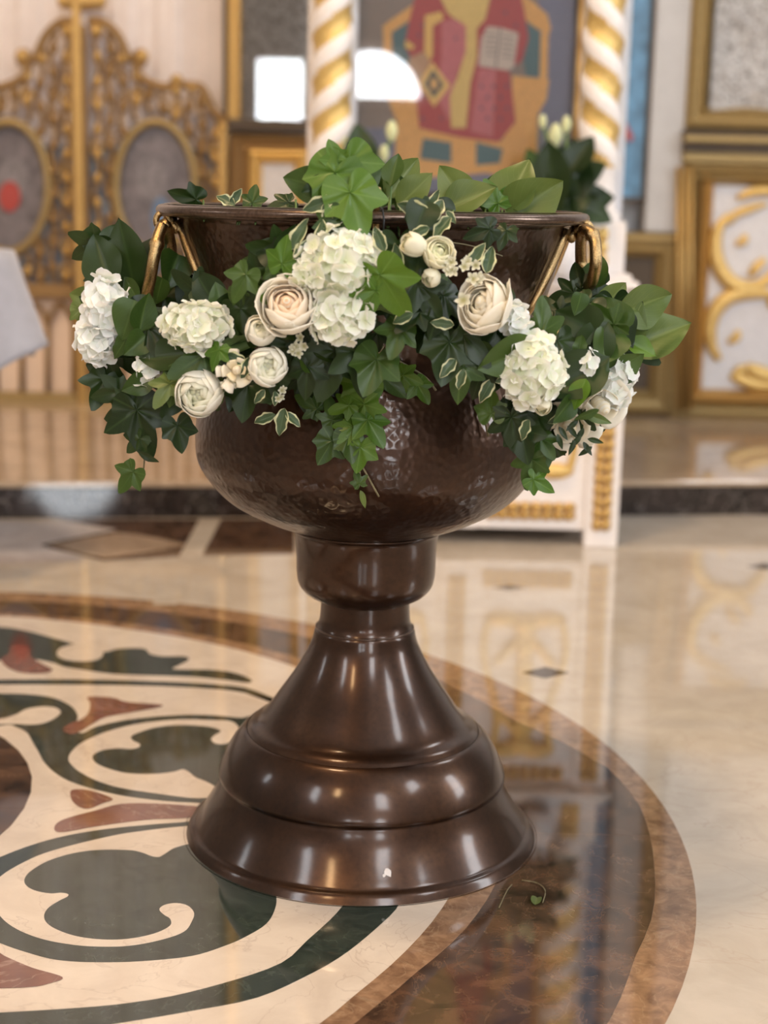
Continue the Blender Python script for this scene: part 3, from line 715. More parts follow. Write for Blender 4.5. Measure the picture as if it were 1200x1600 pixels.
# seen leaves: kind, tone, u, v, length, direction
LEAVES = [
 # left end
 ('broad', 'd', 200, 398, 115, 100, .02), ('broad', 'd', 160, 415, 90, 115, .03), ('broad', 'd', 235, 400, 70, 60, .0), ('heart', 'd', 150, 385, 50, 160, .0), ('broad', 'd', 178, 372, 60, 70, .0),
 ('heart', 'o', 127, 465, 42, 165, .05), ('ivy', 'o', 128, 488, 36, 280, .05), ('broad', 'm', 205, 450, 46, 120, .04), ('heart', 'm', 268, 425, 58, 250, .01), ('heart', 'm', 248, 455, 40, 250, .02),
 ('heart', 'm', 200, 500, 62, 250, .05), ('varieg', 'm', 190, 540, 50, 235, .05), ('broad', 'm', 222, 490, 60, 80, .04), ('ivy', 'd', 235, 520, 60, 300, .03), ('heart', 'm', 210, 540, 44, 220, .05),
 ('broad', 'm', 215, 600, 55, 200, .05), ('ivy', 'm', 275, 595, 46, 250, .05), ('ivy', 'o', 262, 605, 46, 240, .06), ('ivy', 'd', 160, 600, 48, 250, .03), ('ivy', 'd', 180, 615, 50, 200, .03),
 ('ivy', 'd', 216, 652, 78, 280, .05), ('ivy', 'd', 203, 640, 50, 200, .05), ('ivy', 'd', 278, 672, 44, 280, .05), ('ivy', 'd', 290, 615, 60, 230, .0), ('small', 'd', 232, 715, 34, 330, .05), ('ivy', 'm', 204, 742, 40, 230, .05), ('ivy', 'd', 215, 690, 36, 230, .05),
 ('broad', 'd', 325, 462, 88, 130, .0), ('broad', 'd', 360, 480, 70, 60, .0), ('broad', 'm', 345, 470, 60, 100, .01), ('ivy', 'm', 310, 560, 66, 215, .055), ('ivy', 'b', 340, 552, 38, 250, .07), ('broad', 'd', 262, 560, 80, 190, .03),
 ('ivy', 'd', 380, 490, 60, 300, .02), ('ivy', 'd', 385, 610, 60, 260, .02), ('broad', 'd', 375, 615, 60, 250, .0),
 # around the big rose and centre
 ('broad', 'd', 425, 395, 70, 150, .0), ('broad', 'd', 445, 380, 60, 70, .0), ('ivy', 'm', 381, 435, 46, 240, .05), ('ivy', 'b', 442, 405, 44, 80, .06), ('ivy', 'm', 430, 428, 40, 260, .05), ('ivy', 'm', 385, 465, 50, 300, .02), ('heart', 'b', 416, 462, 24, 100, .07),
 ('varieg', 'v', 470, 365, 52, 60, .06), ('varieg', 'v', 478, 388, 48, 40, .06), ('varieg', 'v', 502, 370, 52, 100, .06), ('varieg', 'v', 593, 373, 42, 110, .06), ('varieg', 'v', 622, 400, 40, 100, .05),
 ('ivy', 'm', 535, 352, 60, 260, .04), ('ivy', 'b', 600, 440, 78, 300, .075), ('ivy', 'b', 585, 462, 56, 250, .07), ('ivy', 'd', 622, 395, 60, 270, .03), ('ivy', 'd', 612, 425, 50, 270, .02),
 ('ivy', 'd', 640, 440, 70, 200, .04), ('ivy', 'd', 660, 455, 60, 300, .04), ('ivy', 'd', 690, 470, 64, 260, .03), ('ivy', 'm', 623, 520, 48, 250, .03), ('ivy', 'd', 650, 492, 50, 220, .04), ('varieg', 'v', 628, 497, 36, 200, .06), ('varieg', 'v', 690, 505, 36, 170, .06),
 ('ivy', 'd', 700, 545, 70, 260, .04), ('ivy', 'd', 730, 530, 66, 310, .04), ('ivy', 'm', 720, 580, 56, 265, .04), ('varieg', 'v', 700, 575, 36, 230, .05), ('varieg', 'v', 722, 592, 32, 260, .06),
 ('ivy', 'd', 480, 580, 50, 265, .01), ('ivy', 'd', 520, 560, 80, 250, .0), ('ivy', 'd', 560, 560, 70, 280, .0), ('ivy', 'm', 585, 570, 62, 250, .02),
 ('varieg', 'v', 745, 398, 40, 60, .05), ('varieg', 'v', 765, 405, 44, 75, .06), ('varieg', 'v', 655, 362, 34, 200, .05), ('varieg', 'v', 690, 355, 44, 230, .05), ('ivy', 'd', 660, 350, 50, 80, .03),
 ('ivy', 'd', 790, 365, 36, 250, -.015), ('ivy', 'd', 760, 360, 40, 200, -.015), ('broad', 'd', 785, 470, 60, 300, .02),
 # right half
 ('broad', 'm', 792, 558, 100, 200, .06), ('broad', 'm', 810, 565, 80, 10, .055), ('broad', 'd', 905, 590, 110, 215, .065), ('broad', 'd', 925, 545, 90, 240, .04), ('ivy', 'm', 846, 510, 60, 90, .03), ('heart', 'd', 900, 500, 70, 150, .02), ('ivy', 'd', 870, 540, 60, 270, .03),
 ('broad', 'o', 1000, 475, 95, 30, .03), ('broad', 'o', 1030, 525, 110, 20, .03), ('broad', 'o', 985, 510, 80, 60, .02), ('heart', 'm', 955, 490, 64, 120, .04), ('heart', 'o', 960, 462, 54, 45, .03), ('ivy', 'm', 950, 510, 60, 200, .05), ('broad', 'b', 1003, 545, 50, 330, .05),
 ('heart', 'm', 950, 545, 60, 250, .06), ('broad', 'm', 965, 575, 80, 40, .06), ('heart', 'd', 975, 520, 55, 300, .05), ('ivy', 'd', 930, 470, 60, 120, .03), ('broad', 'm', 931, 425, 60, 75, .02), ('ivy', 'd', 905, 445, 50, 110, .03), ('ivy', 'd', 890, 460, 46, 200, .03), ('varieg', 'm', 905, 545, 40, 260, .06), ('heart', 'm', 905, 475, 34, 260, .05),
 ('ivy', 'm', 768, 640, 40, 90, .02), ('ivy', 'd', 800, 660, 60, 280, .04), ('ivy', 'd', 815, 680, 56, 280, .04), ('ivy', 'm', 830, 725, 52, 260, .03), ('ivy', 'b', 838, 752, 36, 330, .04), ('varieg', 'v', 820, 672, 34, 250, .06), ('ivy', 'd', 830, 650, 60, 210, .02), ('ivy', 'm', 848, 690, 36, 300, .04),
 ('broad', 'm', 880, 640, 54, 230, .07), ('broad', 'b', 905, 615, 50, 245, .08), ('small', 'o', 935, 655, 44, 340, .08), ('small', 'm', 915, 648, 40, 200, .08), ('ivy', 'd', 905, 655, 50, 250, .03),
 ('varieg', 'v', 790, 590, 36, 200, .06), ('varieg', 'v', 760, 610, 40, 240, .04), ('ivy', 'd', 750, 590, 50, 250, .03), ('varieg', 'v', 870, 655, 30, 200, .06),
 # variegated sprig left of centre
 ('varieg', 'v', 365, 560, 40, 160, .06), ('varieg', 'v', 385, 575, 36, 250, .06), ('varieg', 'v', 360, 598, 36, 230, .06), ('varieg', 'v', 405, 620, 26, 230, .04), ('varieg', 'v', 430, 622, 22, 270, .04), ('varieg', 'v', 440, 660, 42, 255, .01), ('varieg', 'v', 415, 655, 34, 205, .01), ('varieg', 'v', 458, 655, 30, 320, .01),
]
for (k_, t_, u_, v_, L_, a_, o_) in LEAVES: leaf(k_, t_, u_, v_, L_*1.05, a_, gar, off=o_, tilt=random.uniform(-22, 18), roll=random.uniform(-28, 28))
# leaves standing at and over the rim (in front of, and behind, its front edge)
for (k_, t_, u_, v_, L_, a_, Y_) in [
 ('heart', 'm', 474, 286, 62, 170, 2.17), ('ivy', 'b', 520, 280, 76, 250, 2.14), ('ivy', 'b', 548, 262, 70, 290, 2.15), ('ivy', 'b', 525, 247, 36, 110, 2.15), ('ivy', 'b', 550, 312, 78, 285, 2.12), ('broad', 'm', 562, 262, 84, 110, 2.19),
 ('heart', 'd', 495, 297, 44, 200, 2.15), ('varieg', 'v', 497, 320, 50, 200, 2.12), ('varieg', 'v', 512, 335, 36, 280, 2.12), ('heart', 'm', 600, 285, 66, 110, 2.30), ('broad', 'o', 625, 280, 76, 60, 2.30), ('broad', 'o', 650, 297, 70, 40, 2.24), ('broad', 'm', 615, 268, 50, 80, 2.26),
 ('varieg', 'v', 645, 325, 52, 160, 2.13), ('varieg', 'v', 680, 332, 44, 240, 2.13), ('heart', 'd', 657, 340, 56, 250, 2.12), ('varieg', 'v', 705, 340, 24, 300, 2.13), ('varieg', 'v', 680, 310, 30, 60, 2.2),
 ('broad', 'o', 712, 300, 84, 130, 2.40), ('broad', 'o', 735, 310, 86, 20, 2.38), ('heart', 'o', 835, 310, 90, 40, 2.42), ('heart', 'o', 810, 285, 84, 60, 2.44), ('ivy', 'b', 775, 312, 44, 120, 2.40), ('broad', 'm', 768, 300, 60, 70, 2.46), ('heart', 'm', 640, 305, 50, 100, 2.3), ('broad', 'd', 690, 322, 44, 160, 2.3),
 ('ivy', 'd', 300, 310, 40, 170, 2.5), ('varieg', 'v', 352, 312, 34, 150, 2.35), ('varieg', 'v', 368, 308, 30, 60, 2.35), ('ivy', 'm', 395, 312, 30, 80, 2.35), ('ivy', 'd', 445, 318, 40, 200, 2.3), ('broad', 'd', 520, 300, 50, 150, 2.17)]:
    leaf(k_, t_, u_, v_, L_*1.05, a_, gar, Y=Y_, tilt=random.uniform(-15, 15), roll=random.uniform(-25, 25))
    if Y_ >= 2.2:
        ar = math.radians(a_); top = V(u_-L_*.45*math.cos(ar), v_+L_*.45*math.sin(ar), Y_)
        q = Vector((FX+(top.x-FX)*.93, top.y, 0)); rad_ = math.hypot(q.x-FX, q.y-FY); foot_ = Vector((q.x, FY-math.sqrt(max(.0004, (RR-.02)**2-min(q.x-FX, RR-.03)**2)), ZR-.012))
        b = MB(); b.tube([tuple(top), tuple((top+foot_)/2+Vector((0, 0, -.03))), tuple(foot_)], .0016, 5); b.build('leaf_stalk', M['stem'], gar)
# trailing ivy on the bowl
SURF = [('ivy', 'b', 562, 608, 58, 230), ('ivy', 'b', 540, 635, 40, 200), ('ivy', 'b', 570, 640, 60, 280), ('ivy', 'b', 578, 662, 50, 300), ('ivy', 'b', 548, 672, 46, 240), ('ivy', 'b', 562, 705, 44, 260), ('ivy', 'm', 490, 636, 44, 150), ('ivy', 'm', 518, 650, 44, 100), ('ivy', 'm', 515, 695, 46, 240), ('ivy', 'm', 545, 690, 44, 280), ('ivy', 'm', 560, 752, 26, 110), ('small', 'o', 568, 780, 30, 290), ('ivy', 'm', 600, 590, 50, 320), ('ivy', 'b', 635, 588, 40, 340), ('ivy', 'b', 655, 605, 36, 300), ('ivy', 'd', 475, 592, 60, 270), ('ivy', 'd', 500, 575, 60, 300), ('ivy', 'm', 570, 575, 56, 260), ('ivy', 'd', 535, 560, 70, 240)]
for (k_, t_, u_, v_, L_, a_) in SURF:
    h = hit_font(u_, v_); leaf(k_, t_, u_, v_, L_, a_, gar, Y=h.y-.018, tilt=random.uniform(-12, 12), roll=random.uniform(-20, 20))
stem([(545, 532), (590, 548), (630, 568), (665, 590), (681, 610)], .0016, gar)
stem([(470, 560), (495, 600), (520, 650), (550, 700), (575, 745), (592, 776)], .0014, gar)
stem([(600, 540), (575, 580), (560, 640), (558, 700), (565, 760)], .0013, gar)
stem([(740, 560), (748, 600), (757, 650), (763, 682)], .0020, gar)
stem([(628, 470), (665, 482), (690, 492), (706, 508)], .0016, gar, surf=False)
stem([(218, 620), (225, 660), (226, 710), (222, 745), (214, 758)], .0013, gar, surf=False)
stem([(300, 630), (290, 650), (280, 665)], .0012, gar, surf=False)
stem([(215, 575), (260, 592), (300, 590)], .0020, gar, surf=False, mat='stem')
stem([(700, 378), (740, 385), (785, 400)], .0010, gar)
# fine sprig lower right
stem([(890, 670), (905, 680), (918, 700)], .0010, gar, surf=False)
for (u_, v_, a_) in ((893, 665, 220), (906, 680, 240), (900, 690, 230), (893, 700, 245), (915, 705, 215), (930, 688, 350), (918, 702, 300), (880, 678, 300), (875, 690, 290), (895, 675, 310)):
    leaf('small', 'd', u_, v_, 26, a_, gar, off=.06, tilt=0, roll=0)
# tiny filler blossoms
def cluster(u, v, n, spread, size, mat, off, label, name='waxflower'):
    Y = gY(u, v, off); P = V(u, v, Y); k = (P-Vector((0, 0, CH))).dot(FW)/F
    for i in range(n):
        o = bpy.data.objects.new(name, random.choice(WAX)); COL.objects.link(o); o.parent = gar
        o.material_slots[0].link = 'OBJECT'; o.material_slots[0].material = PM[mat]
        q = P+IR*random.uniform(-spread, spread)*k+IU*random.uniform(-spread, spread)*k+IB*random.uniform(0, .008)
        place_dir(o, q, dirv(random.uniform(-.5, .5), random.uniform(-.5, .5)), size*k, random.uniform(0, 6))
cluster(722, 468, 1, 2, 14, 'wax', .105, ''); cluster(745, 440, 3, 12, 12, 'wax', .085, ''); cluster(712, 420, 5, 14, 11, 'wax', .07, ''); cluster(735, 410, 4, 10, 10, 'wax', .07, '')
cluster(470, 540, 6, 14, 9, 'wax', .05, ''); cluster(590, 372, 4, 10, 7, 'wax', .05, ''); cluster(360, 590, 4, 12, 9, 'wax', .06, ''); cluster(445, 615, 4, 10, 7, 'wax', .03, ''); cluster(880, 650, 4, 14, 8, 'wax', .06, '')
# hydrangeas
hydrangea('large white hydrangea head left of the spout knob', 533, 415, 62, 60, 58, gar, off=.05, fs=20)
hydrangea('white hydrangea head under the large one', 532, 495, 50, 42, 38, gar, off=.055, fs=20)
hydrangea('small hydrangea cluster beside the peach rose', 487, 425, 30, 36, 20, gar, off=.065, fs=13)
hydrangea('white hydrangea head on the left swag', 307, 510, 50, 37, 40, gar, off=.055, fs=18)
hydrangea('white hydrangea at the far left end, upper', 165, 475, 30, 42, 22, gar, 'hydw', off=.045, fs=22)
hydrangea('white hydrangea at the far left end, lower', 152, 530, 28, 36, 20, gar, 'hydw', off=.05, fs=21)
hydrangea('pale hydrangea half hidden behind leaves at the left', 230, 580, 20, 24, 10, gar, 'hydw', off=.03, fs=14)
hydrangea('white hydrangea head on the right swag', 830, 578, 50, 58, 50, gar, off=.06, fs=19)
hydrangea('small white hydrangea sprig beside the ivory rose', 806, 502, 20, 26, 12, gar, 'hydw', off=.05, fs=15)
hydrangea('white hydrangea at the right end', 958, 595, 30, 46, 22, gar, 'hydw', off=.05, fs=17)
hydrangea('bluish white florets between leaves at the right', 920, 568, 12, 22, 7, gar, 'hydw', off=.075, fs=11)
# roses and friends
bloom('rose', 'large peach-centred cream rose', 450, 478, 50, dirv(-.05, .30), 'rose', gar, ROSE, off=.075)
bloom('rose', 'ivory rose seen from the side', 757, 476, 46, dirv(-.55, .25, .8), 'rose2', gar, ROSE, off=.07, sy=1.12)
bloom('ranunculus', 'round pale ranunculus bud beside the peach rose', 407, 517, 25, dirv(.1, .25), 'ran', gar, RANU, off=.07, closed=True)
bloom('ranunculus', 'ivory ranunculus below the round bud', 418, 572, 33, dirv(.1, -.1), 'ran', gar, RANU, off=.07, closed=True)
bloom('ranunculus', 'ivory ranunculus hanging lowest on the left', 312, 614, 39, dirv(-.15, -.2), 'ran', gar, RANU, off=.06, closed=True)
bloom('lisianthus', 'cream half-open lisianthus under the rim', 645, 382, 28, dirv(-.9, .35, .5), 'bud', gar, BUD, off=.06, sy=.9)
bloom('lisianthus', 'cream lisianthus beside the waxflowers', 685, 395, 27, dirv(.3, .2, .8), 'bud', gar, ROSE[2:], off=.06)
bloom('lisianthus', 'small cream lisianthus bud below the open ones', 674, 434, 20, dirv(-.6, -.4, .5), 'bud', gar, BUD, off=.06)
bloom('freesia', 'small yellow-hearted cream flower', 370, 578, 24, dirv(.2, .1), 'rose2', gar, [(3, .5, 80, .7, .4), (3, .7, 85, .6, .5), (5, .95, 80, .42, .5)], off=.07)
bloom('freesia', 'small cream flower under the right hydrangea', 847, 634, 20, dirv(-.1, -.8, .5), 'bud', gar, BUD, off=.07)
bloom('rose', 'open white rose at the right end', 940, 635, 44, dirv(.3, -.5, .8), 'rose2', gar, [(3, .3, 130, 1.1, .05), (4, .55, 110, .95, .2), (5, .85, 95, .75, .4)], off=.06)
bloom('rose', 'white rose lowest at the right', 890, 668, 38, dirv(-.2, -.6, .8), 'rose2', gar, [(3, .3, 130, 1.1, .05), (4, .6, 105, .95, .3), (5, .95, 92, .75, .4)], off=.03)
# binding wire over the rim
b = MB(); b.tube([V(592, 322, 2.17), V(598, 328, 2.165), V(600, 345, 2.16), V(598, 372, 2.16)], .0012, 6); b.build('binding_wire', M['wire'], gar)

# fallen bits on the floor
def fallen(u, v, L, ang, kind, mat, label, name='fallen_leaf'):
    g = G(u, v, .003); o = bpy.data.objects.new(name, random.choice(LV[kind])); COL.objects.link(o)
    a = math.radians(ang); orient(o, g, Vector((math.cos(a), math.sin(a), 0)), Vector((0, 0, 1)), L); o.location.z = .004
    o.material_slots[0].link = 'OBJECT'; o.material_slots[0].material = LM[mat]; tag(o, label, 'leaf')
fallen(836, 1415, .05, 80, 'small', 'o', 'small wilted leaf lying on the dark marble right of the foot')

def straw(pts, label):
    b = MB(); b.tube([G(u, v, .003) for u, v in smooth_open(pts, 4)], .0009, 5); tag(b.build('straw', M['woody']), label, 'straw')
straw([(780, 1418), (792, 1392), (800, 1382)], 'short dry straw on the marble close to the foot')
straw([(815, 1375), (840, 1380), (852, 1392), (848, 1410)], 'curled dry straw on the dark marble above the wilted leaf')
# ================================================================ icon stand in front of the screen
YS = 4.79; st = empty('icon_stand', tuple(V(719, 855, YS)*1)); st.location.z = 0
tag(st, 'white and gilded icon stand with twisted columns behind the font', 'icon stand')
def vx(u, v, Y=YS): return V(u, v, Y).x
def vz(u, v, Y=YS): return V(u, v, Y).z
XL, XR = vx(470, 700), vx(972, 700); ZL0, ZL1 = vz(800, 447), vz(800, 425)
zb0 = vz(840, 828); zb1 = vz(840, 780)
pw = .105
XM = (XL+XR)/2
for x0 in (XL, XM-pw/2, XR-pw):
    for y0 in (YS, YS+.42):
        if x0 == XM-pw/2 and y0 > YS: continue
        zlo = 0 if x0 != XM-pw/2 else zb0
        b = MB(); b.box((x0, y0, zlo), (x0+pw, y0+.07, ZL0)); b.build('post', M['white'], st, .004)
b = MB(); b.box((XL-.02, YS-.035, ZL0), (XR+.02, YS+.52, ZL0+.022)); b.box((XL, YS-.02, ZL0+.022), (XR, YS+.5, ZL1)); b.build('ledge', M['white'], st, .005)
b = MB(); b.box((XL+pw, YS+.012, zb0), (XR-pw, YS+.035, ZL0)); b.box((XL+.01, YS+.07, zb0), (XL+.03, YS+.42, ZL0)); b.box((XR-.03, YS+.07, zb0), (XR-.01, YS+.42, ZL0)); b.box((XL+.03, YS+.07, zb0), (XR-.03, YS+.42, zb0+.02)); b.build('panel', M['white'], st, .003)
def chain(x0, z0, x1, z1, y, n, w, name, par, mat='gold'):
    b = MB()
    for i in range(n):
        t = (i+.5)/n; cx, cz = x0+(x1-x0)*t, z0+(z1-z0)*t; L = math.hypot(x1-x0, z1-z0)/n
        vert = abs(z1-z0) > abs(x1-x0)
        for s in (-1, 1):
            if vert: b.ball((cx+s*w*.24, y, cz), w*.30, .014, L*.62, 8, 5)
            else: b.ball((cx, y, cz+s*w*.24), L*.62, .014, w*.30, 8, 5)
        b.ball((cx, y-.006, cz), w*.16, .014, w*.16, 6, 4)
    return b.build(name, M[mat], par)
for xc in (XL+pw/2, XM, XR-pw/2): chain(xc, vz(940, 828) if xc != XM else zb0+.05, xc, ZL0-.03, YS-.004, 20, .058, 'leaf_chain', st)
for xa, xb in ((XL+pw+.03, XM-pw/2-.03), (XM+pw/2+.03, XR-pw-.03)):
    chain(xa, (zb0+zb1)/2+.01, xb, (zb0+zb1)/2+.01, YS+.008, 8, .055, 'leaf_chain', st)
    chain(xa, ZL0-.05, xb, ZL0-.05, YS+.008, 8, .05, 'leaf_chain', st)
    # rocaille relief in the panel
    zc0, zc1 = zb1+.06, ZL0-.1; xc = (xa+xb)/2; hw_ = (xb-xa)/2
    b = MB()
    for s in (-1, 1):
        for zz0, sg in ((zc0, 1), (zc1, -1)):
            P = []
            for i in range(26):
                a = i/25*PI*1.9; r = hw_*.55*(1-i/25*.72); P.append((xc+s*(hw_*.36+r*math.cos(a+PI)*.9), YS+.006, zz0+sg*(.06+hw_*.5+r*math.sin(a-PI/2))))
            b.tube(P, [.018*(1-.5*i/25) for i in range(26)], 7)
        P = [(xc+s*hw_*(.75+.18*math.sin(t*PI*2)), YS+.006, zc0+(zc1-zc0)*t) for t in np.linspace(.05, .95, 20)]; b.tube(P, .012, 6)
        b.ball((xc+s*hw_*.5, YS+.004, zc0+.03), .06, .02, .026); b.ball((xc+s*hw_*.35, YS+.004, zc1-.03), .06, .02, .026)
    b.ball((xc, YS+.004, zc0+.045), .05, .022, .035); b.ball((xc, YS+.004, zc1-.045), .05, .022, .035)
    for t in np.linspace(0, 1, 5): b.ball((xc, YS+.004, zc0+.12+(zc1-zc0-.24)*t), .03, .018, .045)
    b.build('scroll_relief', M['goldlt'], st)
# upper part: plinth, twisted columns, icon in its frame
YI = 4.98; ZT = 2.75
cl, cr = vx(518, 200, 4.9), vx(937, 200, 4.9)
zpl = vz(940, 345, 4.9)
for cx, s in ((cl, -1), (cr, 1)):
    b = MB(); b.box((cx-.085, 4.82, ZL1), (cx+.085, 5.0, zpl)); b.build('plinth', M['white'], st, .004)
    chain(cx, ZL1+.02, cx, zpl-.02, 4.812, 3, .06, 'plinth_ornament', st, 'goldlt')
    zc = vz(930, 262, 4.9)
    b = MB(); b.lathe([(zpl, .075), (zpl+.02, .078), (zpl+.035, .06), (zc-.02, .055), (zc, .062)], (cx, 4.9, 0), 24); b.build('column_base', M['white'], st)
    nz, na = 220, 32; pts = []
    for i in range(nz):
        z = zc+(ZT-zc)*i/(nz-1)
        for j in range(na):
            th = 2*PI*j/na; ph = 2*(th+s*2*PI*(z-zc)/.255*(1)); r = .060*(1+.10*math.cos(ph))
            pts.append((cx+r*math.cos(th), 4.9+r*math.sin(th), z))
    def mi(i, j, s=s, zc=zc):
        z = zc+(ZT-zc)*i/(nz-1); th = 2*PI*(j+.5)/na; return 1 if math.cos(2*(th+s*2*PI*(z-zc)/.255)) < .12 else 0
    b = MB(); b.quadgrid(pts, nz, na, mi, cv=True); b.build('twisted_column', [M['white'], M['goldlt']], st)
# side posts, frame strips, top
b = MB(); b.box((vx(543, 200, 4.95), 4.95, ZL1), (vx(556, 200, 4.95), 5.02, ZT)); b.build('frame_strip', M['whitecarv'], st)
b = MB(); b.box((vx(902, 200, 4.95), 4.95, ZL1), (vx(912, 200, 4.95), 5.02, ZT)); b.build('frame_strip', M['whitecarv'], st)
b = MB(); b.box((vx(897, 200, 4.95), 4.945, ZL1), (vx(903, 200, 4.95), 5.02, ZT)); b.build('gilt_strip', M['gold'], st)
b = MB(); b.box((vx(966, 200, 5.0), 5.0, ZL1), (vx(978, 200, 5.0), 5.1, ZT)); b.build('side_post', M['whitecarv'], st)
b = MB(); b.box((vx(480, 200, 5.0), 5.0, ZL1), (vx(488, 200, 5.0), 5.1, ZT)); b.build('side_post', M['white'], st)
b = MB(); b.box((cl-.12, 4.8, ZT), (cr+.12, 5.15, ZT+.09)); b.box((cl-.09, 4.83, ZT+.09), (cr+.09, 5.12, ZT+.14)); b.build('cornice', M['white'], st, .006)
b = MB(); b.box((cl+.03, 5.025, ZL1), (cr-.0, 5.05, ZT)); b.build('backboard', M['dusk'], st)
# the painted panel
icon = empty('saint_icon', tuple(V(727, 320, YI))); tag(icon, 'painted icon of an enthroned bishop saint in a red robe holding a book', 'icon')
def paint(name, col, polys, lvl, rough=.6):
    col = tuple(min(1, c_*1.35+.02) for c_ in col)  # paints lifted: the hazy reflection over the icon is put into the colours
    key = 'paint_%.2f_%.2f_%.2f' % col
    if key not in M: M[key] = plain('paint', col, rough, 0, .14, 30)
    b = MB()
    for k_, p in enumerate(polys): b.prism([V(x, y, YI+.034-.0020*lvl-.00012*k_) for x, y in p], (0, .0011, 0))
    return b.build(name, M[key], icon)
def el(x, y, rx, ry=None, n=20): return [(x+rx*math.cos(2*PI*i/n), y+(ry or rx)*math.sin(2*PI*i/n)) for i in range(n)]
paint('painted_ground', (.20, .16, .14), [[(560, -520), (904, -520), (898, 300), (554, 300)]], 0)
paint('painted_blue_ground', (.14, .15, .22), [[(842, -520), (900, -520), (900, 300), (842, 300)], [(556, 265), (842, 265), (842, 300), (556, 300)], [(556, 200), (622, 200), (640, 268), (556, 268)]], 1)
paint('throne', (.62, .33, .10), [[(598, 40), (655, 0), (668, -12), (668, 14), (612, 50), (613, 122), (600, 122)], [(805, -12), (830, 0), (855, 22), (861, 45), (856, 56), (830, 38), (805, 15)], [(845, 50), (857, 55), (855, 130), (843, 130)], [(598, 122), (655, 115), (655, 200), (660, 262), (616, 265), (620, 190), (604, 150)], [(800, 118), (858, 124), (854, 155), (840, 180), (838, 257), (788, 257), (785, 190), (802, 180)],
       [(648, 198), (712, 210), (782, 215), (800, 240), (795, 268), (648, 264)], [(622, 262), (802, 255), (790, 278), (760, 270), (700, 276), (640, 278)],
       [(668, -12), (650, -200), (665, -210), (684, -20)], [(800, -12), (815, -200), (800, -210), (788, -20)], [(650, -200), (730, -240), (815, -200), (815, -185), (730, -222), (650, -185)]], 2)
paint('throne_cushion', (.05, .12, .14), [[(613, 50), (667, 18), (652, 112), (616, 120)], [(815, 28), (844, 50), (843, 120), (822, 120), (815, 80)], [(661, 216), (705, 223), (705, 255), (656, 248)], [(744, 222), (786, 233), (781, 255), (744, 258)]], 3)
paint('red_robe', (.34, .045, .05), [[(664, -70), (690, -95), (770, -95), (800, -70), (820, 20), (826, 60), (816, 95), (796, 108), (806, 190), (780, 222), (720, 215), (655, 200), (650, 150), (652, 112), (632, 70), (640, 30)]], 4)
paint('robe_fold', (.44, .12, .14), [[(690, 35), (730, 20), (728, 80), (712, 120), (702, 190), (682, 150), (690, 90)], [(748, 108), (775, 108), (770, 215), (735, 205)]], 5)
paint('pallium', (.58, .42, .14), [[(672, -95), (785, -95), (765, 0), (758, 30), (745, 45), (745, 90), (735, 130), (728, 200), (705, 200), (703, 150), (715, 120), (728, 80), (728, 40), (700, 22), (690, 0)]], 6)
paint('open_book', (.50, .42, .36), [[(762, 41), (785, 44), (810, 52), (803, 104), (795, 110), (748, 103), (752, 60)]], 7)
paint('book_lines', (.20, .17, .15), [[(780, 44), (783, 44), (776, 108), (773, 108)]]+[[(758, 52+i*8), (776, 53+i*8), (776, 55+i*8), (758, 54+i*8)] for i in range(5)]+[[(784, 55+i*8), (803, 58+i*8), (802, 60+i*8), (784, 57+i*8)] for i in range(5)], 8)
paint('gold_cuff', (.66, .42, .12), [[(664, 24), (690, 18), (693, 30), (676, 40), (676, 85), (672, 96), (663, 80)], [(634, 62), (648, 72), (645, 78), (632, 74)]], 7)
paint('sleeve', (.40, .24, .14), [[(640, 90), (662, 80), (672, 97), (657, 126), (632, 124)]], 6)
paint('lozenge', (.66, .42, .14), [[(675, 96), (704, 134), (678, 167), (653, 130)]], 8)
paint('lozenge_dark', (.07, .08, .07), [[(677, 108), (693, 133), (678, 153), (663, 131)]], 9)
paint('lozenge_heart', (.6, .36, .14), [el(678, 131, 6, 9)], 10)
paint('robe_dots', (.07, .05, .10), [el(x+(k_ % 2)*10, y, 2.6, 3, 8) for k_, y in enumerate((135, 152, 169, 186)) for x in (752, 772, 792) if x+(k_ % 2)*10 < 800]+[el(x, y, 2.4, 3, 8) for x, y in ((660, 40), (655, 55), (660, 185), (690, 185), (790, 20), (806, 40), (712, 60), (665, 150))], 9)
paint('halo', (.72, .50, .16), [el(728, -150, 62, 62, 32)], 5)
paint('face', (.55, .33, .20), [el(728, -150, 27, 36, 24)], 8)
paint('hair_and_beard', (.55, .50, .44), [[(700, -160), (704, -192), (728, -202), (752, -192), (756, -160), (750, -178), (728, -184), (706, -178)], [(703, -142), (716, -128), (728, -132), (740, -128), (753, -142), (748, -112), (728, -96), (708, -112)]], 9)
paint('face_features', (.10, .06, .04), [el(718, -156, 4, 2, 10), el(738, -156, 4, 2, 10), [(712, -164), (723, -165), (723, -163), (712, -161)], [(733, -165), (744, -164), (744, -161), (733, -163)], [(727, -156), (729, -156), (731, -141), (725, -141)], [(721, -132), (735, -132), (733, -130), (723, -130)]], 10)
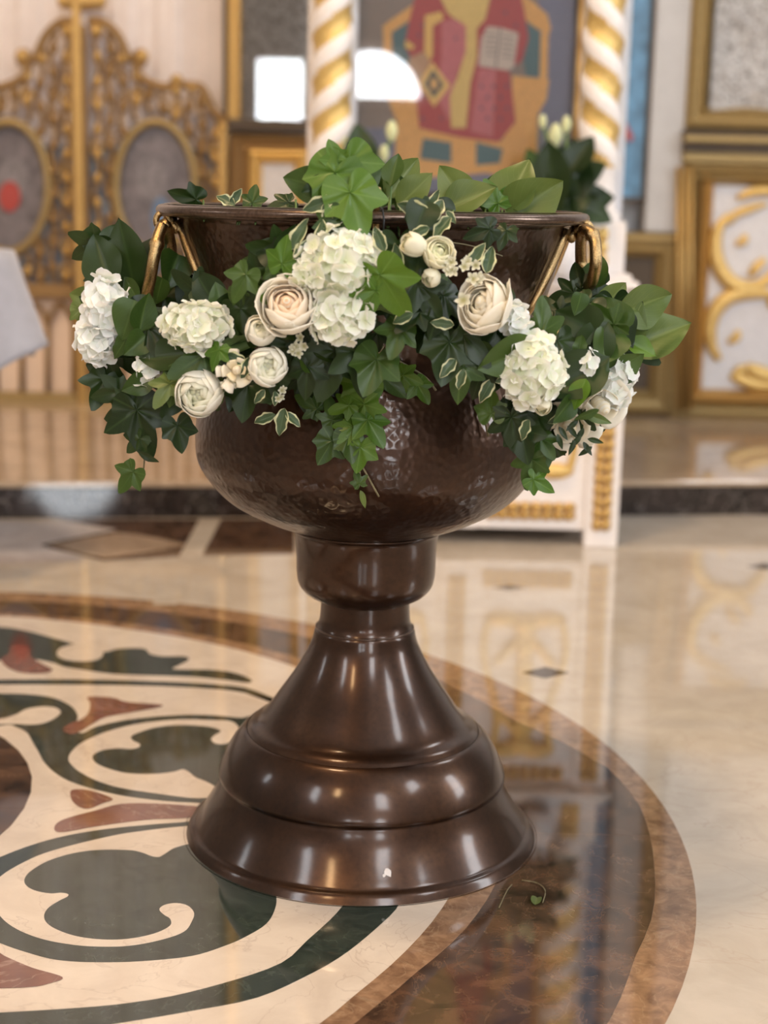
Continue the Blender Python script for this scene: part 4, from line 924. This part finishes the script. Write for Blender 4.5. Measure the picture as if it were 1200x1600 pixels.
# protective glass over the icon
mt, nt, bs = new_mat('clear_glass'); nt.nodes.remove(bs)
gl = N(nt, 'ShaderNodeBsdfGlossy', Roughness=.0); tp = N(nt, 'ShaderNodeBsdfTransparent'); fz = N(nt, 'ShaderNodeFresnel', IOR=1.5); mxs = N(nt, 'ShaderNodeMixShader')
mm_ = N(nt, 'ShaderNodeMath', operation='MULTIPLY'); nt.links.new(fz.outputs[0], mm_.inputs[0]); mm_.inputs[1].default_value = 1.9
nt.links.new(mm_.outputs[0], mxs.inputs[0]); nt.links.new(tp.outputs[0], mxs.inputs[1]); nt.links.new(gl.outputs[0], mxs.inputs[2]); nt.links.new(mxs.outputs[0], nt.nodes['Material Output'].inputs[0]); M['glass'] = mt
b = MB(); b.box((vx(557, 150, YI), YI-.01, vz(727, 300, YI)), (vx(899, 150, YI), YI-.007, ZT)); o = b.build('glass_pane', M['glass'], icon)

# flower vases on the ledge in front of the icon
def vase(name_label, u, v, leaves, buds, Yv):
    z0 = ZL1; base = V(u, v, Yv); r = empty('flower_vase', (base.x, Yv, z0)); tag(r, name_label, 'vase')
    b = MB(); b.lathe([(0, .035), (.005, .04), (.05, .05), (.10, .04), (.13, .028), (.16, .038), (.157, .034), (.13, .024), (.1, .035), (.05, .045), (.01, .03)], (base.x, Yv, z0), 24); b.build('vase_body', M['whitecarv'], r)
    for (k_, t_, a, bb_, L, ang) in leaves: leaf(k_, t_, a, bb_, L, ang, r, Y=Yv-.0+random.uniform(-.05, .03), tilt=random.uniform(-20, 20), name='long_leaf')
    for (a, bb_, L) in buds:
        top = V(a, bb_, Yv); b = MB(); b.tube([(base.x, Yv, z0+.15), ((base.x*.6+top.x*.4), Yv, z0*.5+top.z*.5+.06), tuple(top)], .004, 6); s_ = b.build('flower_stem', M['stem'], r)
        b = MB(); b.lathe([(-L*.5, .004), (-L*.3, L*.22), (0, L*.30), (L*.25, L*.24), (L*.5, .006)], tuple(top), 12); b.build('flower_bud', PM['bud'], s_)
vase('vase with white buds and dark green leaves before the right column', 885, 330, [('broad', 'd', 862, 280, 110, 100), ('broad', 'd', 890, 270, 120, 75), ('broad', 'd', 905, 245, 70, 60), ('broad', 'd', 920, 270, 60, 20), ('broad', 'd', 915, 310, 90, 10), ('broad', 'd', 850, 300, 90, 120), ('broad', 'd', 875, 320, 100, 90), ('broad', 'd', 925, 330, 70, 340), ('broad', 'm', 835, 260, 60, 110), ('broad', 'd', 895, 300, 90, 50), ('broad', 'd', 870, 300, 90, 140), ('broad', 'd', 888, 320, 90, 30)], [(868, 212, .07), (885, 195, .05), (848, 190, .04)], 4.72)
vase('vase with a dark leaf and pale buds before the left column', 580, 330, [('broad', 'd', 562, 235, 80, 95), ('broad', 'd', 570, 270, 90, 80), ('broad', 'd', 585, 290, 80, 60), ('broad', 'm', 600, 300, 80, 100)], [(612, 205, .06), (600, 240, .05), (540, 225, .04)], 4.72)

# ================================================================ iconostasis, built on the wall plane
def W3(u, v, dy=0.0): return V(u, v, YW-dy)
def mould(name, x0, y0, x1, y1, w, d, mat, par):
    """four mitred lengths, each with a rounded outer and inner bead"""
    X0, Z0, X1, Z1 = rect(x0, y0, x1, y1); w = w/F*6.95
    c = [(X0, Z1), (X1, Z1), (X1, Z0), (X0, Z0)]; inn = [(X0+w, Z1-w), (X1-w, Z1-w), (X1-w, Z0+w), (X0+w, Z0+w)]
    for i in range(4):
        j = (i+1) % 4; b = MB(); prof_ = [(0, 0), (0, .5), (.12, .9), (.28, 1), (.40, .7), (.55, .62), (.7, .8), (.82, .55), (.95, .30), (1, 0)]
        pts = []
        for t, h in prof_:
            for e in (i, j):
                u_ = c[e][0]+(inn[e][0]-c[e][0])*t; v_ = c[e][1]+(inn[e][1]-c[e][1])*t; pts.append(Vector((u_, YW-d*h, v_)))
        b.quadgrid(pts, len(prof_), 2, smooth=False); b.build(name, M[mat], par)
def panel(name, x0, y0, x1, y1, dy, th, mat, par, bevel=0):
    b = MB(); bx(b, x0, y0, x1, y1, dy+th, dy); return b.build(name, M[mat], par, bevel)

def rect(x0, y0, x1, y1):
    cl_ = lambda a, lo, hi: max(lo, min(hi, a))
    vm = (cl_(y0, 0, 640)+cl_(y1, 0, 640))/2; um = (cl_(x0, 0, 1200)+cl_(x1, 0, 1200))/2
    return W3(x0, vm).x, W3(um, y1).z, W3(x1, vm).x, W3(um, y0).z
def bx(b, x0, y0, x1, y1, d, back=0.0):
    a0, z0, a1, z1 = rect(x0, y0, x1, y1); b.box((min(a0, a1), YW-d, z0), (max(a0, a1), YW-back, z1))
# curtain behind the gates
cu = MB(); nx = 160; pts = []
xa, xb = W3(-700, 0).x, W3(349, 0).x
for i in range(nx):
    x = xa+(xb-xa)*i/(nx-1); y = YW+.085+.012*math.sin(i*.55)+.006*math.sin(i*1.7)
    for z in (ZP+.01, 1.2, 3.4): pts.append((x, y, z))
cu.quadgrid(pts, nx, 3); cur = cu.build('curtain', M['curtain']); tag(cur, 'white satin curtain hanging behind the gilded gates', 'curtain')

def gate(side, label):
    """one leaf of the holy doors; side 1 = right leaf, -1 = left leaf, drawn outwards from the meeting post at x = 128"""
    g = empty('gate_leaf', tuple(Vector((W3(128+side*120, 0).x, YW, ZP)))); tag(g, label, 'gate', 'gilded holy gates')
    X = lambda x: 128+side*(x-128)
    top = [(137, 33), (155, 33), (172, 42), (186, 58), (196, 80), (203, 92), (212, 88), (218, 82), (225, 88), (222, 98), (212, 104), (218, 118), (235, 130), (255, 136), (268, 134), (276, 122), (284, 132), (300, 133), (315, 138), (324, 155), (332, 172), (345, 184), (356, 192)]
    P = smooth_open(top, 4)
    b = MB(); b.tube([W3(X(x), y, .03) for x, y in P], .019, 8); b.build('crest_moulding', M['goldbr'], g)
    # stile, rail, outer stile
    b = MB(); bx(b, min(X(130), X(141)), 40, max(X(130), X(141)), 640, .05, .0); b.build('stile', M['goldbr'], g, .004)
    b = MB(); bx(b, min(X(343), X(356)), 192, max(X(343), X(356)), 640, .05, .0); b.build('stile', M['gold'], g, .004)
    b = MB(); bx(b, min(X(130), X(356)), 442, max(X(130), X(356)), 464, .05, .0); b.build('rail', M['goldbr'], g, .004)
    b = MB(); bx(b, min(X(130), X(356)), 612, max(X(130), X(356)), 640, .06, .0); b.build('rail', M['goldold'], g, .004)
    # oval icon
    cx, cy, rx, ry = X(243), 292, 62, 102
    b = MB(); b.prism([W3(cx+rx*.93*math.cos(t), cy+ry*.95*math.sin(t), .012) for t in np.linspace(0, 2*PI, 41)[:-1]], (0, .006, 0)); ov = b.build('oval_painting', M['oval'], g)
    b = MB(); b.tube([W3(cx+rx*math.cos(t), cy+ry*math.sin(t), .035) for t in np.linspace(0, 2*PI, 49)[:-1]], .018, 8, closed=True); b.build('oval_frame', M['goldold'], g)
    q = el(cx+side*8, cy+48, 15, 32) if side > 0 else el(cx+side*-2, cy+15, 17, 24)
    b = MB(); b.prism([W3(x, y, .022) for x, y in q], (0, .002, 0)); b.build('painted_robe', M['oval_blue' if side > 0 else 'oval_red'], ov)
    q = el(cx+side*-6, cy-12, 26, 34)
    b = MB(); b.prism([W3(x, y, .018) for x, y in q], (0, .002, 0)); b.build('painted_figure', M['oval_pale'], ov)
    # openwork carving: wavy uprights with bosses
    def ytop(x): return float(np.interp(x, [p[0] for p in top], [p[1] for p in top]))
    for xi, x in enumerate(np.arange(152, 345, 20.5)):
        yt = ytop(x)+8
        def clear(yy, x=x): return ((x-243)/(rx+6))**2+((yy-cy)/(ry+6))**2 > 1
        b = MB(); seg = []
        for yy in np.arange(yt, 446, 6):
            if clear(yy): seg.append(W3(X(x+5*math.sin(yy/13+xi*1.4)), yy, .02))
            else:
                if len(seg) > 2: b.tube(seg, .011, 6); b.build('scroll_carving', M['goldbr'], g); b = MB()
                seg = []
        if len(seg) > 2: b.tube(seg, .011, 6); b.build('scroll_carving', M['goldbr'], g); b = MB()
        for yy in np.arange(yt+10, 440, 38):
            yq = yy+((xi % 2)*15)
            if clear(yq) and yq < 440:
                b = MB(); c = W3(X(x), yq, .03); b.ball(tuple(c), .021, .018, .026, 8, 5)
                for s in ((-1, 1) if random.random() < .45 else ()): b.tube([c+Vector((s*(.022*math.sin(t)), 0, .05-.024*(1-math.cos(t)))) for t in np.linspace(0, 4.4, 10)], .007, 5)
                b.build('carved_boss', M['goldbr'] if xi % 3 else M['gold'], g)
    # knobs on the crest
    for (x, y, r) in ((222, 88, .03), (276, 125, .024), (300, 138, .02), (190, 92, .022), (150, 48, .03)):
        b = MB(); b.ball(tuple(W3(X(x), y, .035)), r, r*.8, r); b.build('crest_boss', M['gold'], g)
    # gothic arcade below
    xs = [141, 166, 191, 216, 241, 266, 291, 316, 343] if side > 0 else [141, 165, 210, 255, 300, 343]
    xs = list(np.linspace(141, 343, 9 if side > 0 else 5 if False else 6)); 
    panel('arcade_back', min(X(141), X(343)), 464, max(X(141), X(343)), 612, -.02, .01, 'peach', g)
    for a, c_ in zip(xs[:-1], xs[1:]):
        mid = (a+c_)/2; b = MB()
        b.tube([W3(X(a), 612, .02), W3(X(a), 505, .02)], .013, 6)
        b.tube([W3(X(a+(mid-a)*t), 505-30*math.sin(t*PI/2), .02) for t in np.linspace(0, 1, 8)], .012, 6)
        b.tube([W3(X(c_-(c_-mid)*t), 505-30*math.sin(t*PI/2), .02) for t in np.linspace(0, 1, 8)], .012, 6)
        b.build('arch', M['goldbr'], g)
M['oval'] = plain('oval_icon_ground', (.17, .15, .16), .3, 0, .35, 5)
M['oval_blue'] = plain('oval_blue_robe', (.13, .20, .32), .4); M['oval_red'] = plain('oval_red_robe', (.40, .06, .05), .4)
M['oval_skin'] = plain('oval_face', (.34, .25, .2), .4); M['oval_pale'] = plain('oval_pale_robe', (.21, .19, .20), .4, 0, .3, 8)
gate(1, 'right leaf of the gilded openwork gates with a grey oval icon')
gate(-1, 'left leaf of the gilded openwork gates, oval icon with red robe')
# blue-grey sheet: the curtain's shade painted in behind the openwork
sc_m = MB(); sc_m.box((W3(-110, 450).x, YW+.03, ZP), (W3(349, 450).x, YW+.035, W3(0, 225).z))
scr = sc_m.build('curtain_shade_sheet', M['recess']); tag(scr, 'blue-grey sheet standing in for the shaded curtain behind the openwork gates', 'painted shade')
# meeting post with a crown
mp_ = empty('meeting_post', tuple(Vector((W3(128, 640).x, YW-.06, ZP)))); tag(mp_, 'slender gilded post where the two gate leaves meet, crowned on top', 'post')
b = MB(); bx(b, 122, -10, 135, 640, .075, .05); b.build('post_shaft', M['gold'], mp_, .004)
b = MB()
for dx_, r in ((-28, .03), (-14, .035), (0, .04), (14, .035), (28, .03)): b.ball(tuple(W3(128+dx_, 2, .05)), r, r*.8, r)
b.tube([W3(100, 8, .05), W3(128, 12, .05), W3(160, 8, .05)], .016, 6)
b.tube([W3(128, 0, .05), W3(128, -70, .05)], .014, 6); b.tube([W3(108, -40, .05), W3(148, -40, .05)], .014, 6); b.build('crown', M['gold'], mp_)

# icon left of the stand, silver-covered, under glass
ic = empty('silver_icon', tuple(W3(424, 196))); tag(ic, 'silver-covered icon under glass between the gates and the stand', 'icon')
panel('silver_cover', 372, -500, 500, 188, .0, .03, 'silver', ic)
b = MB(); bx(b, 358, -500, 378, 200, .06, 0); b.build('frame_side', M['gold'], ic, .006)
b = MB(); bx(b, 350, -500, 358, 198, .03, 0); b.build('frame_edge', M['dusk'], ic)
b = MB(); bx(b, 358, 188, 500, 206, .09, 0); b.build('frame_foot', M['dusk'], ic, .004)
b = MB(); bx(b, 380, -500, 500, 188, .055, .050); b.build('glass_pane', M['glass'], ic)
lp = empty('lower_panel', tuple(W3(424, 645))); tag(lp, 'gilded panel with a white field below the silver icon, left of the stand', 'panel')
mould('panel_moulding', 359, 208, 505, 645, 36, .06, 'goldbr', lp); mould('inner_moulding', 388, 234, 480, 612, 22, .05, 'goldlt', lp)
panel('white_field', 400, 246, 470, 600, 0, .012, 'whitecarv', lp)

# central bay behind the stand: dark recess and grey wall, blue painting
bl = empty('blue_painting', tuple(W3(990, 308))); tag(bl, 'tall narrow blue painting beside the right twisted column', 'painting')
M['blue'] = plain('blue_painting', (.10, .24, .40), .35, 0, .4, 4)
M['pillar'] = plain('grey_wall_paint', (.58, .56, .55), .5, 0, .05, 3)
panel('painted_panel', 940, -500, 1009, 308, 0, .02, 'blue', bl)
b = MB(); bx(b, 1009, -500, 1014, 312, .035, 0); bx(b, 940, 308, 1014, 314, .035, 0); b.build('painting_frame', M['dusk'], bl)
b = MB(); b.prism([W3(978, 190, .03), W3(990, 215, .03), W3(985, 222, .03), W3(975, 212, .03)], (0, .005, 0)); b.build('painted_red_fold', M['oval_red'], bl)
pl = MB(); bx(pl, 1014, -500, 1068, 362, .05, -.1); o = pl.build('trim_3', M['pillar'], bevel=.004); tag(o, 'pale grey pilaster right of the blue painting', kind='structure')
bp = empty('bronze_panel', tuple(W3(990, 645))); tag(bp, 'dark gilded panel low behind the icon stand, right side', 'panel')
mould('panel_moulding', 930, 362, 1056, 646, 40, .07, 'goldold', bp); panel('panel_field', 960, 395, 1030, 620, 0, .01, 'dusk', bp)
cb = empty('central_panel', tuple(W3(700, 645))); tag(cb, 'gilded panelling behind the icon stand', 'panel')
mould('panel_moulding', 505, 206, 930, 646, 40, .06, 'goldold', cb); panel('panel_field', 540, 240, 900, 620, 0, .01, 'whitecarv', cb)

# right: silver icon above a white panel with gilded scrolls
ri = empty('silver_icon', tuple(W3(1150, 205))); tag(ri, 'silver embossed icon in a wide gilt frame at the right edge', 'icon')
mould('gilt_frame', 1070, -420, 1420, 206, 38, .08, 'goldold', ri)
sp_ = MB(); nx, nz = 70, 120; A_, B_ = W3(1106, 174), W3(1386, -386); pts = []
import mathutils.noise as mn
for i in range(nx):
    for j in range(nz):
        x = A_.x+(B_.x-A_.x)*i/(nx-1); z = A_.z+(B_.z-A_.z)*j/(nz-1)
        d_ = .030*mn.noise(Vector((x*7, 0, z*5)))+.014*mn.noise(Vector((x*22, 3, z*20))); pts.append((x, YW-.035-d_, z))
sp_.quadgrid(pts, nx, nz); sp_.build('silver_cover', M['silver'], ri)
rl = empty('cornice_ledge', tuple(W3(1200, 235))); tag(rl, 'dark gilded cornice ledge below the right silver icon', 'cornice')
for i, (v0, v1, d_, m_) in enumerate(((206, 214, .10, 'dusk'), (214, 224, .13, 'goldold'), (224, 240, .10, 'dusk'), (240, 255, .085, 'goldold'))):
    b = MB(); bx(b, 1062, v0, 1430, v1, d_, 0); b.build('ledge_moulding', M[m_], rl, .004)
rp = empty('scroll_panel', tuple(W3(1200, 650))); tag(rp, 'white panel with gilded scrollwork in a fluted gilt frame at the right', 'panel')
mould('gilt_frame', 1052, 255, 1430, 655, 34, .09, 'goldold', rp); mould('gilt_frame', 1084, 262, 1400, 628, 22, .07, 'gold', rp)
for x in (1060, 1070, 1080): 
    b = MB(); b.tube([W3(x, 640, .085), W3(x, 260, .085)], .010, 6); b.build('flute', M['gold'], rp)
panel('white_field', 1100, 280, 1385, 612, 0, .02, 'whitecarv', rp)
def scroll(pp, r):
    P = smooth_open(pp, 6); n_ = len(P); b = MB(); b.tube([W3(x, y, .035) for x, y in P], [r*(.45+.75*math.sin(PI*(i+1)/(n_+1))) for i in range(n_)], 8, flat=.7); return b
for mir in (0, 1):
    X2 = (lambda x: x) if not mir else (lambda x: 2*1242-x)
    for pp, r in (([(1198, 318), (1175, 325), (1150, 335), (1140, 350)][::-1], .016), ([(1152, 310), (1175, 300), (1200, 298), (1225, 305)], .020), ([(1142, 335), (1124, 355), (1118, 385), (1122, 412), (1136, 436), (1156, 448), (1180, 448), (1200, 436), (1212, 420)], .030),
                  ([(1150, 382), (1162, 376), (1164, 366)], .016), ([(1196, 404), (1182, 418), (1172, 432)], .018),
                  ([(1215, 462), (1190, 458), (1165, 458), (1140, 464), (1120, 482), (1110, 508), (1112, 540), (1124, 562)], .030), ([(1200, 470), (1215, 480), (1225, 500)], .02), ([(1138, 535), (1150, 528), (1154, 516)], .016),
                  ([(1142, 586), (1160, 594), (1185, 602), (1215, 604)], .026), ([(1165, 572), (1180, 580), (1200, 588), (1225, 590)], .030), ([(1148, 590), (1155, 580), (1168, 574)], .02)):
        b = scroll([(X2(x), y) for x, y in pp], r); b.build('gilded_scroll', M['goldlt'], rp)

# small reflective white box of candles? -> low white box seen beyond the stand at floor level
# satin-covered side table at the left edge, only a corner of its cloth in view
YT = 4.3
ta = empty('side_table', (V(-130, 600, YT).x, YT+.0, 0)); tag(ta, 'small round table under a white satin cloth at the left edge', 'table')
tx = ta.location.x; zt = V(0, 395, YT).z
b = MB(); b.lathe([(zt-.03, .02), (zt-.03, .26), (zt, .27), (zt, .0)], (tx, YT, 0), 32); b.build('tabletop', M['dusk'], ta)
b = MB(); b.lathe([(0, .0), (0, .16), (.02, .17), (.05, .05), (.4, .035), (zt-.03, .06)], (tx, YT, 0), 24); b.build('table_leg', M['dusk'], ta)
na, nz = 96, 14; pts = []
xe = V(66, 548, YT).x-tx; zlow = V(60, 555, YT).z; zlow2 = V(0, 588, YT).z
for i in range(nz+3):
    for j in range(na):
        th = 2*PI*j/na
        if i < 3: r = (.02, .15, .272)[i]; z = zt+.004; w = 0
        else:
            t = (i-2)/nz; fo = math.cos(7*th+.4); r = .275+(xe-.275)*t*(1+.0*fo)+.020*t*fo; z = zt-(zt-zlow)*t - .03*t*math.cos(4*(th)+PI)
        pts.append((tx+r*math.cos(th), YT+r*math.sin(th), z))
b = MB(); b.quadgrid(pts, nz+3, na, cv=True); o = b.build('tablecloth', M['cloth']); tag(o, 'pale satin cloth hanging in soft folds over the side table', 'tablecloth')
sf = o.modifiers.new('s', 'SOLIDIFY'); sf.thickness = .003
